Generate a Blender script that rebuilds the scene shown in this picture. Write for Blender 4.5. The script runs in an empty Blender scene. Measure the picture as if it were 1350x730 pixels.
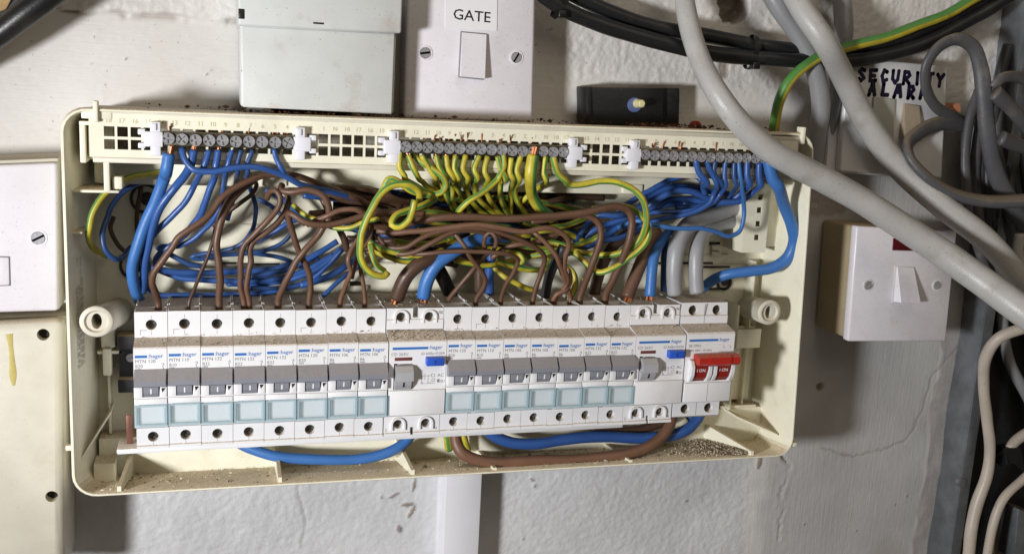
import bpy, bmesh, math, random
import numpy as np
from mathutils import Vector, Matrix, Euler
random.seed(7)
rng = np.random.default_rng(11)
C = bpy.context.scene.collection
SC = bpy.context.scene
MM = 0.001                      # all shapes below are written in millimetres

# ------------------------------------------------------------------ camera
CAM = np.array([42.6, -564.9, 170.4])            # mm; y = 0 is the plane of the breaker terminals, the wall is at y = 62
FPX = 1295.0
def _rot(r):
    r = np.array(r); th = np.linalg.norm(r); k = r / th
    K = np.array([[0, -k[2], k[1]], [k[2], 0, -k[0]], [-k[1], k[0], 0]])
    return np.eye(3) + np.sin(th) * K + (1 - np.cos(th)) * K @ K
ROT = _rot([0.1931, -0.2938, 0.0235]) @ np.array([[1, 0, 0], [0, 0, -1], [0, 1, 0]], float)
cd = bpy.data.cameras.new('camera'); cam = bpy.data.objects.new('camera', cd); C.objects.link(cam)
cd.sensor_width = 36; cd.lens = FPX / 1350 * 36; cd.clip_start = 0.01; cd.clip_end = 20
m3 = ROT.T @ np.diag([1, -1, -1])
mw = Matrix([[*m3[i], CAM[i] * MM] for i in range(3)] + [[0, 0, 0, 1]])
cam.matrix_world = mw
SC.camera = cam

# ------------------------------------------------------------------ light
w = bpy.data.worlds.new('World'); SC.world = w; w.use_nodes = True
bg = w.node_tree.nodes['Background']
bg.inputs[0].default_value = (1.0, 0.86, 0.70, 1); bg.inputs[1].default_value = 0.095
def lamp(name, loc, target, power, size, color, torch=False):
    ld = bpy.data.lights.new(name, 'SPOT' if torch else 'AREA'); ld.energy = power; ld.color = color
    if torch: ld.shadow_soft_size = size; ld.spot_size = math.radians(98); ld.spot_blend = 1.0
    else: ld.shape = 'DISK'; ld.size = size
    o = bpy.data.objects.new(name, ld); C.objects.link(o)
    o.location = Vector(loc) * MM
    o.rotation_euler = (Vector(target) - Vector(loc)).to_track_quat('-Z', 'Y').to_euler()
lamp('work_lamp', (-440, -540, 62), (720, 60, 0), 35, 0.05, (0.985, 0.985, 1.0), True)
lamp('fill_lamp', (520, -1000, 1000), (330, 60, 20), 3.4, 1.0, (1.0, 0.86, 0.68))  # added soft fill that lifts the right side and upper faces
SC.view_settings.view_transform = 'Standard'; SC.view_settings.look = 'None'
SC.view_settings.exposure = 0.0; SC.view_settings.gamma = 1.0
SC.render.engine = 'CYCLES'
SC.cycles.max_bounces = 8; SC.cycles.transparent_max_bounces = 16

# ------------------------------------------------------------------ helpers
def at(u, v, y):
    """pixel of the 1350 px photograph -> point (mm) on the plane at depth y"""
    d = ROT.T @ np.array([(u - 675) / FPX, (v - 365) / FPX, 1.0])
    return CAM + (y - CAM[1]) / d[1] * d
def pxscale(p):
    return FPX / (ROT @ (np.array(p) - CAM))[2]        # px per mm at that point

def lin(h):
    h = h.lstrip('#'); c = [int(h[i:i + 2], 16) / 255 for i in (0, 2, 4)]
    return tuple(x / 12.92 if x <= .04045 else ((x + .055) / 1.055) ** 2.4 for x in c) + (1,)

def base_mat(name):
    m = bpy.data.materials.new(name); m.use_nodes = True
    nt = m.node_tree; b = nt.nodes['Principled BSDF']
    return m, nt, b
def N(nt, t, **kw):
    n = nt.nodes.new(t)
    for k, v in kw.items(): setattr(n, k, v)
    return n
def ramp(nt, src, a, b):
    r = N(nt, 'ShaderNodeMapRange'); r.inputs['From Min'].default_value = a; r.inputs['From Max'].default_value = b
    nt.links.new(src, r.inputs['Value']); return r.outputs['Result']
def mixc(nt, fac, a, b):
    m = N(nt, 'ShaderNodeMix', data_type='RGBA')
    for s, i in ((fac, 0), (a, 6), (b, 7)):
        if hasattr(s, 'links') or hasattr(s, 'is_linked'): nt.links.new(s, m.inputs[i])
        else: m.inputs[i].default_value = s
    return m.outputs[2]
def mul(nt, a, b):
    m = N(nt, 'ShaderNodeMath', operation='MULTIPLY')
    for s, i in ((a, 0), (b, 1)):
        if hasattr(s, 'is_linked'): nt.links.new(s, m.inputs[i])
        else: m.inputs[i].default_value = s
    return m.outputs[0]
def noise(nt, co, scale, detail=4, rough=.55):
    n = N(nt, 'ShaderNodeTexNoise'); n.inputs['Scale'].default_value = scale; n.inputs['Detail'].default_value = detail
    n.inputs['Roughness'].default_value = rough
    nt.links.new(co, n.inputs['Vector']); return n.outputs[0]
def coords(nt):
    return N(nt, 'ShaderNodeNewGeometry').outputs['Position']

def plastic(name, c, rough=.4, var=.06, dirt='#8a7a5c', dirt_amt=.25, dust=0, bump=.00004, dustc='#8f7d63', spots=0, metal=0, spec=.5):
    m, nt, b = base_mat(name); L = nt.links.new
    co = coords(nt); c = lin(c)
    n1 = noise(nt, co, 60, 5); n2 = noise(nt, co, 420, 4)
    dark = tuple(x * (1 - var * 2) for x in c[:3]) + (1,)
    col = mixc(nt, ramp(nt, n1, .3, .7), dark, c)
    if dirt_amt:
        dm = mul(nt, ramp(nt, noise(nt, co, 35, 8, .7), .54, .78), dirt_amt)
        col = mixc(nt, dm, col, lin(dirt))
    if spots:
        sp = mul(nt, ramp(nt, noise(nt, co, 700, 2, .5), .69, .73), spots)
        col = mixc(nt, sp, col, lin('#4a4034'))
    r0 = None
    if dust:
        nz = N(nt, 'ShaderNodeSeparateXYZ'); g = N(nt, 'ShaderNodeNewGeometry'); L(g.outputs['True Normal'], nz.inputs[0])
        up = ramp(nt, nz.outputs[2], .35, .75)
        sp = ramp(nt, noise(nt, co, 1100, 3, .7), .25, .55)
        gr = mixc(nt, ramp(nt, noise(nt, co, 2500, 2, .6), .35, .68), lin('#83653f'), lin('#d2b98e'))
        f = mul(nt, mul(nt, up, sp), dust)
        col = mixc(nt, f, col, gr)
        r0 = f
    L(col, b.inputs['Base Color'])
    rr = N(nt, 'ShaderNodeMapRange'); L(n2, rr.inputs['Value'])
    rr.inputs['To Min'].default_value = rough - .1; rr.inputs['To Max'].default_value = rough + .14
    if r0 is not None:
        mx = N(nt, 'ShaderNodeMix'); L(r0, mx.inputs[0]); L(rr.outputs[0], mx.inputs[2]); mx.inputs[3].default_value = .95
        L(mx.outputs[0], b.inputs['Roughness'])
    else: L(rr.outputs[0], b.inputs['Roughness'])
    b.inputs['Metallic'].default_value = metal
    b.inputs['Specular IOR Level'].default_value = spec
    bp = N(nt, 'ShaderNodeBump'); bp.inputs['Distance'].default_value = bump; bp.inputs['Strength'].default_value = 1
    L(noise(nt, co, 900, 3), bp.inputs['Height']); L(bp.outputs[0], b.inputs['Normal'])
    return m

def earth_mat(name, stripes=2.0, half=.135):
    m, nt, b = base_mat(name); L = nt.links.new
    uv = N(nt, 'ShaderNodeUVMap'); sx = N(nt, 'ShaderNodeSeparateXYZ'); L(uv.outputs[0], sx.inputs[0])
    co = coords(nt)
    dbl = N(nt, 'ShaderNodeMath', operation='MULTIPLY'); L(sx.outputs[0], dbl.inputs[0]); dbl.inputs[1].default_value = stripes
    fr = N(nt, 'ShaderNodeMath', operation='FRACT'); L(dbl.outputs[0], fr.inputs[0])
    s1 = N(nt, 'ShaderNodeMath', operation='SUBTRACT'); L(fr.outputs[0], s1.inputs[0]); s1.inputs[1].default_value = .5
    ab = N(nt, 'ShaderNodeMath', operation='ABSOLUTE'); L(s1.outputs[0], ab.inputs[0])
    g = ramp(nt, ab.outputs[0], half + .015, half - .015)
    yel = mixc(nt, ramp(nt, noise(nt, co, 80, 5), .3, .7), lin('#9f922e'), lin('#c9bb3a'))
    col = mixc(nt, g, yel, mixc(nt, noise(nt, co, 90), lin('#3f7a38'), lin('#5c9448')))
    col = mixc(nt, mul(nt, ramp(nt, noise(nt, co, 300, 6, .7), .5, .8), .5), col, lin('#6d6440'))
    L(col, b.inputs['Base Color']); b.inputs['Roughness'].default_value = .42
    bp = N(nt, 'ShaderNodeBump'); bp.inputs['Distance'].default_value = .00006
    L(noise(nt, co, 700, 3), bp.inputs['Height']); L(bp.outputs[0], b.inputs['Normal'])
    return m

def clear_mat(name, tint, gloss=.1):
    m, nt, b = base_mat(name); L = nt.links.new
    nt.nodes.remove(b); out = nt.nodes['Material Output']
    t = N(nt, 'ShaderNodeBsdfTransparent'); t.inputs[0].default_value = lin(tint)
    g = N(nt, 'ShaderNodeBsdfGlossy'); g.inputs['Roughness'].default_value = .12; g.inputs[0].default_value = (.9, .97, 1, 1)
    mx = N(nt, 'ShaderNodeMixShader'); mx.inputs[0].default_value = .06; L(t.outputs[0], mx.inputs[1]); L(g.outputs[0], mx.inputs[2])
    d = N(nt, 'ShaderNodeBsdfDiffuse'); d.inputs[0].default_value = lin('#d9e6ea')
    mx2 = N(nt, 'ShaderNodeMixShader'); mx2.inputs[0].default_value = gloss; L(mx.outputs[0], mx2.inputs[1]); L(d.outputs[0], mx2.inputs[2])
    L(mx2.outputs[0], out.inputs[0]); return m

def wall_mat():
    m, nt, b = base_mat('painted_wall'); L = nt.links.new
    co = coords(nt)
    at_ = N(nt, 'ShaderNodeAttribute', attribute_name='stain'); ro = N(nt, 'ShaderNodeAttribute', attribute_name='rough')
    ve = N(nt, 'ShaderNodeAttribute', attribute_name='vert')
    col = mixc(nt, ramp(nt, noise(nt, co, 14, 6), .3, .7), lin('#d2cfca'), lin('#dedcd9'))
    col = mixc(nt, mul(nt, ramp(nt, noise(nt, co, 45, 8, .75), .56, .8), .3), col, lin('#a59b8c'))
    col = mixc(nt, mul(nt, ramp(nt, noise(nt, co, 330, 2), .70, .76), .55), col, lin('#7b6d5c'))
    cl_ = N(nt, 'ShaderNodeAttribute', attribute_name='cool'); col = mixc(nt, cl_.outputs['Fac'], col, mixc(nt, ramp(nt, noise(nt, co, 25, 6), .3, .7), lin('#bfc0c3'), lin('#d0d1d3')))
    gz = N(nt, 'ShaderNodeAttribute', attribute_name='greyer'); gv = ramp(nt, noise(nt, co, 22, 6), .3, .7)
    col = mixc(nt, gz.outputs['Fac'], col, mixc(nt, gv, lin('#a9a9a9'), lin('#b9b9b8')))
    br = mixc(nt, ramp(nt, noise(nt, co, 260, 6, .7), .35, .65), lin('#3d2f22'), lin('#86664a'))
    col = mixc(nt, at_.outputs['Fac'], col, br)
    L(col, b.inputs['Base Color']); b.inputs['Roughness'].default_value = .55
    def stretched(sx, sz):
        mp = N(nt, 'ShaderNodeMapping'); mp.inputs['Scale'].default_value = (sx, 200, sz); L(co, mp.inputs[0])
        return noise(nt, mp.outputs[0], 1.0, 4, .6)
    hz = stretched(45, 620); vt = stretched(620, 40)
    br2 = N(nt, 'ShaderNodeMix'); L(ve.outputs['Fac'], br2.inputs[0]); L(hz, br2.inputs[2]); L(vt, br2.inputs[3])
    st = noise(nt, co, 520, 5, .6)
    hh = N(nt, 'ShaderNodeMix'); L(ro.outputs['Fac'], hh.inputs[0]); L(br2.outputs[0], hh.inputs[2]); L(st, hh.inputs[3])
    bp = N(nt, 'ShaderNodeBump'); bp.inputs['Distance'].default_value = .0005; bp.inputs['Strength'].default_value = .7
    L(hh.outputs[0], bp.inputs['Height']); L(bp.outputs[0], b.inputs['Normal'])
    return m

def crumb_mat(name, a, bcol):
    m, nt, b = base_mat(name); L = nt.links.new
    at_ = N(nt, 'ShaderNodeAttribute', attribute_name='tone')
    L(mixc(nt, at_.outputs['Fac'], lin(a), lin(bcol)), b.inputs['Base Color']); b.inputs['Roughness'].default_value = .9
    return m

M = dict(
    cream=plastic('cream_plastic', '#ebe7d2', .38, .04, '#a08a58', .30, .8, spots=.25),
    cream_old=plastic('old_cream_plastic', '#d2cdbd', .45, .05, '#a08a60', .25, .5, spots=.15),
    white=plastic('white_plastic', '#e2e2e4', .36, .03, '#a59c8c', .16, .82),
    clip=plastic('clip_plastic', '#e3e3ea', .35, .03, '#a59c8c', .2, .3),
    plate=plastic('switch_plate', '#e3e0e6', .28, .03, '#9c9080', .26, .5, bump=.00003, spots=.3),
    greybox=plastic('pale_grey_plastic', '#cdd0ce', .42, .04, '#a2806c', .6, .6, spots=.6),
    dimplate=plastic('shaded_white_plate', '#d8d8d9', .33, .03, '#9c9488', .2, .6, spots=.3),  # white plate darkened: the alarm unit's shade is put into its colour
    pattress=plastic('aged_pattress', '#a8997c', .5, .07, '#5d4f3c', .5, .6, spots=.6),
    grey=plastic('toggle_grey', '#84868f', .4, .04, '#6a6155', .2, .3),
    grey2=plastic('light_toggle_grey', '#a5a6ab', .38, .04, '#6a6155', .2, .3),
    blackhole=plastic('dark_metal', '#3a3836', .35, .1, '#6b5d49', .3, 0, metal=.6),
    black=plastic('black_plastic', '#1b1c1f', .42, .1, '#8b8070', .2, .6, spots=.5, bump=.0001),
    rail=plastic('dark_rail', '#2a2b30', .4, .1, '#8b8070', .3, .8),
    red=plastic('red_plastic', '#b02a20', .33, .06, '#5e1f18', .25, .3),
    darkred=plastic('dark_red_plastic', '#8e2318', .35, .05, '#5e1f18', .3, 0),
    neon=plastic('neon_lens', '#57101a', .15, .15, '#2d0a0e', .5, 0),
    bluebtn=plastic('blue_button', '#2a57c0', .35, .05, '#1d3564', .2, 0),
    maroon=plastic('maroon_mark', '#6e3a36', .4, .1, '#3d2a24', .5, 0),
    inkblue=plastic('blue_print', '#2a6bb8', .45, .03, '#2a6bb8', 0, 0),
    ink=plastic('grey_print', '#77787e', .5, .03, '#9c9c9c', .3, 0),
    inkblack=plastic('black_print', '#1b1b1e', .5, .03, '#222222', 0, 0),
    inkwhite=plastic('white_print', '#eceaea', .5, .03, '#222222', 0, 0),
    marker=plastic('marker_ink', '#1d1838', .4, .2, '#2c2458', .6, 0),
    emboss=plastic('raised_number', '#c6bf9f', .4, .03, '#a08a58', .3, 0),  # flat lettering; shading of the relief is put into a darker cream
    blue=plastic('blue_insulation', '#305697', .36, .08, '#3b4a6b', .35, 0, bump=.00008),
    blue2=plastic('bright_blue_insulation', '#3c70b3', .42, .06, '#3b4a6b', .25, 0, bump=.0001),
    navy=plastic('dark_blue_insulation', '#2a4b80', .38, .1, '#39405a', .4, 0),
    brown=plastic('brown_insulation', '#634736', .45, .1, '#4a3a2e', .35, 0, bump=.00008),
    brown2=plastic('red_brown_insulation', '#735340', .45, .1, '#4f3a2c', .35, 0),
    dbrown=plastic('dark_brown_insulation', '#533d30', .4, .1, '#3c3026', .4, 0, bump=.0001),
    earth=earth_mat('green_yellow_insulation'),
    earthhalf=earth_mat('green_yellow_half_insulation', 1.0, .24),
    ltgrey=plastic('light_grey_sheath', '#b5b4b1', .34, .06, '#7c7366', .5, 0, bump=.0002, spots=.55),
    midgrey=plastic('mid_grey_sheath', '#8f9093', .34, .06, '#6b655c', .35, 0, bump=.00012, spots=.3),
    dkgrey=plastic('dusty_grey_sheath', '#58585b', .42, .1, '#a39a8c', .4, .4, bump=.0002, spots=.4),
    cablegrey=plastic('core_grey', '#9b9c9f', .38, .05, '#6b655c', .3, 0),
    oldwhite=plastic('old_white_sheath', '#bdb2a4', .4, .07, '#70604e', .45, 0, bump=.0001, spots=.5),
    blackcable=plastic('black_sheath', '#1c1d1f', .36, .1, '#8a8276', .12, 0, bump=.0001),
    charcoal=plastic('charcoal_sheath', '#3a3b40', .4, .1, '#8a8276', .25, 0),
    oldcopper=plastic('tarnished_copper', '#80594a', .45, .15, '#4a382c', .5, .3, metal=.5),
    screwdark=plastic('tarnished_screw', '#8a8780', .3, .2, '#3c362e', .5, 0, metal=.85),
    brass=plastic('grey_brass', '#6e685a', .32, .15, '#4f4633', .5, .3, metal=.85),
    steel=plastic('bright_steel', '#cfcfd3', .27, .12, '#57534a', .35, 0, metal=.6),
    copper=plastic('bare_copper', '#b87a56', .38, .12, '#6e4a2f', .4, 0, metal=.9),
    galv=plastic('galvanised_steel', '#969ba1', .42, .2, '#6d6a66', .5, .3, metal=.75, bump=.0001, spots=.3),
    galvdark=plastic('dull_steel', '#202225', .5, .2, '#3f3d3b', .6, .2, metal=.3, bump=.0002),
    grime=plastic('grime', '#6b6150', .8, .2, '#3d362c', .6, 0, bump=.0004),
    wood=plastic('raw_wood', '#c9a878', .6, .12, '#8a6a44', .4, 0),
    whitepvc=plastic('white_pvc', '#d9d9de', .4, .02, '#a59c8c', .15, .3),
    tape=plastic('black_tape', '#131314', .35, .1, '#3c3835', .3, 0),
    clear=clear_mat('blue_clear_cover', '#f1f6f7', .14),
    clearedge=clear_mat('blue_clear_edge', '#e2eef2', .3),
    drip=plastic('old_varnish_drip', '#c4b670', .25, .06, '#8a7a40', .3, 0),
    dustyrocker=plastic('dusty_rocker', '#ab9c88', .5, .08, '#6f604e', .5, .5, spots=.5),
    fuseplastic=plastic('fuse_plastic', '#b3b5ad', .4, .05, '#8a8272', .3, .5),
    paper=plastic('white_sticker', '#e9e9ec', .3, .01, '#a59c8c', .05, 0, bump=.00001),
    yellowtip=plastic('yellowed_screw', '#dcd4a2', .4, .1, '#8d8148', .4, 0),
    bluewash=plastic('slate_blue_washer', '#5c6d99', .4, .1, '#39405a', .3, 0),
    orange=plastic('orange_plastic', '#cf8a68', .5, .1, '#7d5a45', .4, 0),
    wall=wall_mat(),
    crumb=crumb_mat('mortar_grit', '#6d5f4c', '#dccfb8'),
    rust=crumb_mat('brown_grit', '#3a241a', '#8a5a3c'),
)

WL = {}
class MB:
    def __init__(s): s.v = []; s.f = []; s.uv = []
    def add(s, vs, fs, uvs=None):
        o = len(s.v); s.v += [tuple(p) for p in vs]; s.f += [tuple(i + o for i in f) for f in fs]
        if uvs: s.uv += uvs
        return s
    def box(s, x0, x1, y0, y1, z0, z1, b=0):
        if b <= 0:
            v = [(x, y, z) for x in (x0, x1) for y in (y0, y1) for z in (z0, z1)]
            return s.add(v, [(0, 1, 3, 2), (4, 6, 7, 5), (0, 4, 5, 1), (2, 3, 7, 6), (0, 2, 6, 4), (1, 5, 7, 3)])
        bm = bmesh.new(); bmesh.ops.create_cube(bm, size=1)
        for q in bm.verts: q.co = Vector(((x0 + x1) / 2 + q.co.x * (x1 - x0), (y0 + y1) / 2 + q.co.y * (y1 - y0), (z0 + z1) / 2 + q.co.z * (z1 - z0)))
        bmesh.ops.bevel(bm, geom=bm.edges[:], offset=b, segments=2, affect='EDGES', profile=.5)
        bm.verts.index_update(); s.add([q.co[:] for q in bm.verts], [[q.index for q in f.verts] for f in bm.faces]); bm.free(); return s
    def hexa(s, front, back):       # 4 front points, 4 back points (same order)
        s.add(list(front) + list(back), [(0, 1, 2, 3), (7, 6, 5, 4)] + [(i, i + 4, (i + 1) % 4 + 4, (i + 1) % 4) for i in range(4)]); return s
    def prism(s, prof, x0, x1, axis='x'):     # profile of (y, z), extruded along x
        n = len(prof)
        f = (lambda a, p: (a, p[0], p[1])) if axis == 'x' else (lambda a, p: (p[0], a, p[1]))
        return s.add([f(x0, p) for p in prof] + [f(x1, p) for p in prof],
                     [tuple(range(n)), tuple(range(2 * n - 1, n - 1, -1))] + [(i, i + n, (i + 1) % n + n, (i + 1) % n) for i in range(n)])
    def cyl(s, cx, cz, y0, y1, r, n=20, r1=None):      # axis along y, front at y0
        r1 = r if r1 is None else r1
        a = [(math.cos(t * 2 * math.pi / n), math.sin(t * 2 * math.pi / n)) for t in range(n)]
        return s.add([(cx + c * r, y0, cz + d * r) for c, d in a] + [(cx + c * r1, y1, cz + d * r1) for c, d in a],
                     [tuple(range(n)), tuple(range(2 * n - 1, n - 1, -1))] + [(i, i + n, (i + 1) % n + n, (i + 1) % n) for i in range(n)])
    def ring(s, cx, cz, y0, y1, r, ri, a0=0, a1=360, n=24):
        full = abs(a1 - a0) >= 360; k = n if full else n + 1; vs = []
        for t in range(k):
            a = math.radians(a0 + (a1 - a0) * t / n); c, d = math.cos(a), math.sin(a)
            vs += [(cx + c * r, y0, cz + d * r), (cx + c * ri, y0, cz + d * ri), (cx + c * ri, y1, cz + d * ri), (cx + c * r, y1, cz + d * r)]
        fs = []
        for t in range(n):
            p, q = 4 * t, 4 * ((t + 1) % k)
            fs += [(p + i, p + (i + 1) % 4, q + (i + 1) % 4, q + i) for i in range(4)]
        if not full: fs += [(0, 3, 2, 1), tuple(4 * n + i for i in range(4))]
        return s.add(vs, fs)
    def screw(s, cx, cz, y, r, slots=1, ang=0., depth=.7, gap=.18):
        """round screw head: a base disc with the raised sectors left between its slots"""
        s.cyl(cx, cz, y + depth, y + depth + 2.5, r, 18)
        secs = 2 * slots
        for k in range(secs):
            a0 = ang + k * 360 / secs; pts = []
            off = math.degrees(math.asin(gap))
            for t in range(7):
                a = math.radians(a0 + off + (360 / secs - 2 * off) * t / 6)
                pts.append((cx + math.cos(a) * r * .97, cz + math.sin(a) * r * .97))
            am = math.radians(a0 + 180 / secs); dd = gap * r / math.sin(math.radians(180 / secs))
            if slots > 1: pts.append((cx + math.cos(am) * dd, cz + math.sin(am) * dd))
            s.prism(pts, y, y + depth + .2, 'y')
        return s
    def text(s, txt, x, y, z, size, bold=0, sx=1.0, align='L'):
        vs, fs, wd = text_geo(txt, bold)
        x0 = x - (wd * size * sx if align == 'R' else wd * size * sx / 2 if align == 'C' else 0)
        return s.add([(x0 + a * size * sx, y, z + b * size) for a, b in vs], fs)
    def stroke(s, pts, y, wd, h=.12):       # flat pen stroke in the xz plane
        P = [Vector((a, b)) for a, b in pts]
        for i in range(len(P) - 1):
            d = (P[i + 1] - P[i]); 
            if d.length < 1e-6: continue
            d.normalize(); n = Vector((-d.y, d.x)) * wd / 2; e = d * wd * .28
            q = [P[i] - e + n, P[i] - e - n, P[i + 1] + e - n, P[i + 1] + e + n]
            yy = y - .012 * (i % 5)
            s.add([(a.x, yy, a.y) for a in q], [(0, 1, 2, 3)])
        return s
    def ico(s, c, r, sq=(1, 1, 1)):
        t = .5 + math.sqrt(5) / 2
        base = [(-1, t, 0), (1, t, 0), (-1, -t, 0), (1, -t, 0), (0, -1, t), (0, 1, t), (0, -1, -t), (0, 1, -t), (t, 0, -1), (t, 0, 1), (-t, 0, -1), (-t, 0, 1)]
        fs = [(0, 11, 5), (0, 5, 1), (0, 1, 7), (0, 7, 10), (0, 10, 11), (1, 5, 9), (5, 11, 4), (11, 10, 2), (10, 7, 6), (7, 1, 8), (3, 9, 4), (3, 4, 2), (3, 2, 6), (3, 6, 8), (3, 8, 9), (4, 9, 5), (2, 4, 11), (6, 2, 10), (8, 6, 7), (9, 8, 1)]
        return s.add([(c[0] + p[0] * r * .53 * sq[0], c[1] + p[1] * r * .53 * sq[1], c[2] + p[2] * r * .53 * sq[2]) for p in base], fs)

_tc = {}
def text_geo(txt, bold=0):
    k = (txt, bold)
    if k not in _tc:
        cu = bpy.data.curves.new('lettering', 'FONT'); cu.body = txt; cu.size = 1; cu.offset = bold; cu.resolution_u = 2
        o = bpy.data.objects.new('lettering', cu); C.objects.link(o)
        dg = bpy.context.evaluated_depsgraph_get(); me = bpy.data.meshes.new_from_object(o.evaluated_get(dg))
        vs = [(q.co.x, q.co.y) for q in me.vertices]; fs = [tuple(p.vertices) for p in me.polygons]
        wd = max((a for a, b in vs), default=0)
        bpy.data.objects.remove(o); bpy.data.curves.remove(cu); bpy.data.meshes.remove(me)
        _tc[k] = (vs, fs, wd)
    return _tc[k]

def fin(me, smooth):
    bm = bmesh.new(); bm.from_mesh(me); bmesh.ops.recalc_face_normals(bm, faces=bm.faces[:]); bm.to_mesh(me); bm.free()
    if smooth:
        me.polygons.foreach_set('use_smooth', [True] * len(me.polygons))
        me.set_sharp_from_angle(angle=math.radians(smooth))
def make(name, mb, mat, org=(0, 0, 0), smooth=38, recalc=True):
    me = bpy.data.meshes.new(name)
    me.from_pydata([((p[0] - org[0]) * MM, (p[1] - org[1]) * MM, (p[2] - org[2]) * MM) for p in mb.v], [], mb.f)
    if mb.uv:
        ul = me.uv_layers.new(name='UVMap'); ul.data.foreach_set('uv', [c for q in mb.uv for c in q])
    me.materials.append(mat)
    if recalc: fin(me, smooth)
    o = bpy.data.objects.new(name, me); C.objects.link(o); return o
def tag(o, label, cat, group=None, kind=None):
    if label: o['label'] = label
    if cat: o['category'] = cat
    if group: o['group'] = group
    if kind: o['kind'] = kind
    return o
def thing(name, label, cat, loc=(0, 0, 0), group=None):
    o = bpy.data.objects.new(name, None); o.empty_display_size = .01; C.objects.link(o); o.location = Vector(loc) * MM
    WL[o.name] = tuple(loc); return tag(o, label, cat, group)
def part(name, mb, mat, parent, label=None, local=False, smooth=38, kind=None):
    org = (0, 0, 0) if local else WL[parent.name]
    o = make(name, mb, mat, org, smooth); o.parent = parent; WL[o.name] = WL[parent.name]
    if label: o['label'] = label
    if kind: o['kind'] = kind
    return o
def pieces(name, mb, mat, parent, **k):
    """every loose piece of mb becomes a part of its own"""
    par = list(range(len(mb.v)))
    def root(i):
        while par[i] != i: par[i] = par[par[i]]; i = par[i]
        return i
    for f in mb.f:
        for j in f[1:]: par[root(j)] = root(f[0])
    grp = {}
    for f in mb.f: grp.setdefault(root(f[0]), []).append(f)
    for fs in grp.values():
        ids = sorted({i for f in fs for i in f}); mp = {i: n for n, i in enumerate(ids)}
        part(name, MB().add([mb.v[i] for i in ids], [tuple(mp[i] for i in f) for f in fs]), mat, parent, **k)
def solo(name, mb, mat, label, cat, group=None, kind=None, org=None, smooth=38):
    org = tuple(np.mean(np.array(mb.v), 0)) if org is None else org
    o = make(name, mb, mat, org, smooth); o.location = Vector(org) * MM; WL[o.name] = org
    return tag(o, label, cat, group, kind)
def copy_thing(root, loc, label):
    r = root.copy(); C.objects.link(r); r.location = Vector(loc) * MM; r['label'] = label; kids = []
    for ch in root.children:
        c = ch.copy(); C.objects.link(c); c.parent = r; kids.append(c)
        for g in ch.children:
            d = g.copy(); C.objects.link(d); d.parent = c
    return r, kids
def cut(mb, cutter):
    """boolean difference of two shape collections, returned as a new one"""
    a = make('solid', mb, M['white'], smooth=0); b = make('cutter', cutter, M['white'], smooth=0)
    md = a.modifiers.new('cut', 'BOOLEAN'); md.object = b; md.operation = 'DIFFERENCE'; md.solver = 'EXACT'
    dg = bpy.context.evaluated_depsgraph_get(); me = bpy.data.meshes.new_from_object(a.evaluated_get(dg))
    r = MB(); r.add([tuple(q.co / MM) for q in me.vertices], [tuple(p.vertices) for p in me.polygons])
    for o in (a, b):
        d = o.data; bpy.data.objects.remove(o); bpy.data.meshes.remove(d)
    bpy.data.meshes.remove(me); return r
def plate(mb, xs, zs, holes, y0, y1):
    """flat plate cut into cells by the lines xs, zs; cells named in holes stay open"""
    nx, nz = len(xs) - 1, len(zs) - 1; solid = lambda i, j: 0 <= i < nx and 0 <= j < nz and (i, j) not in holes
    for i in range(nx):
        for j in range(nz):
            if not solid(i, j): continue
            a, b, c, d = xs[i], xs[i + 1], zs[j], zs[j + 1]
            mb.add([(a, y0, c), (b, y0, c), (b, y0, d), (a, y0, d)], [(0, 1, 2, 3)])
            mb.add([(a, y1, c), (a, y1, d), (b, y1, d), (b, y1, c)], [(0, 1, 2, 3)])
            for di, dj, q in ((-1, 0, [(a, c), (a, d)]), (1, 0, [(b, d), (b, c)]), (0, -1, [(b, c), (a, c)]), (0, 1, [(a, d), (b, d)])):
                if not solid(i + di, j + dj):
                    (p0, r0), (p1, r1) = q
                    mb.add([(p0, y0, r0), (p1, y0, r1), (p1, y1, r1), (p0, y1, r0)], [(0, 1, 2, 3)])
    return mb

def spline(P, step=1.6):
    P = [np.array(p, float) for p in P]
    if len(P) == 2: P = [P[0], (P[0] + P[1]) / 2, P[1]]
    E = [2 * P[0] - P[1]] + P + [2 * P[-1] - P[-2]]
    out = []; ts = []
    for i in range(1, len(E) - 2):
        p0, p1, p2, p3 = E[i - 1:i + 3]
        n = max(2, int(np.linalg.norm(p2[:3] - p1[:3]) / step))
        k = [0]
        for a, b in ((p0, p1), (p1, p2), (p2, p3)): k.append(k[-1] + max(1e-3, np.linalg.norm(b[:3] - a[:3])) ** .5)
        for s_ in range(n):
            t = k[1] + (k[2] - k[1]) * s_ / n
            A1 = (k[1] - t) / (k[1] - k[0]) * p0 + (t - k[0]) / (k[1] - k[0]) * p1
            A2 = (k[2] - t) / (k[2] - k[1]) * p1 + (t - k[1]) / (k[2] - k[1]) * p2
            A3 = (k[3] - t) / (k[3] - k[2]) * p2 + (t - k[2]) / (k[3] - k[2]) * p3
            B1 = (k[2] - t) / (k[2] - k[0]) * A1 + (t - k[0]) / (k[2] - k[0]) * A2
            B2 = (k[3] - t) / (k[3] - k[1]) * A2 + (t - k[1]) / (k[3] - k[1]) * A3
            out.append((k[2] - t) / (k[2] - k[1]) * B1 + (t - k[1]) / (k[2] - k[1]) * B2)
    out.append(E[-2]); return np.array(out)
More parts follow.
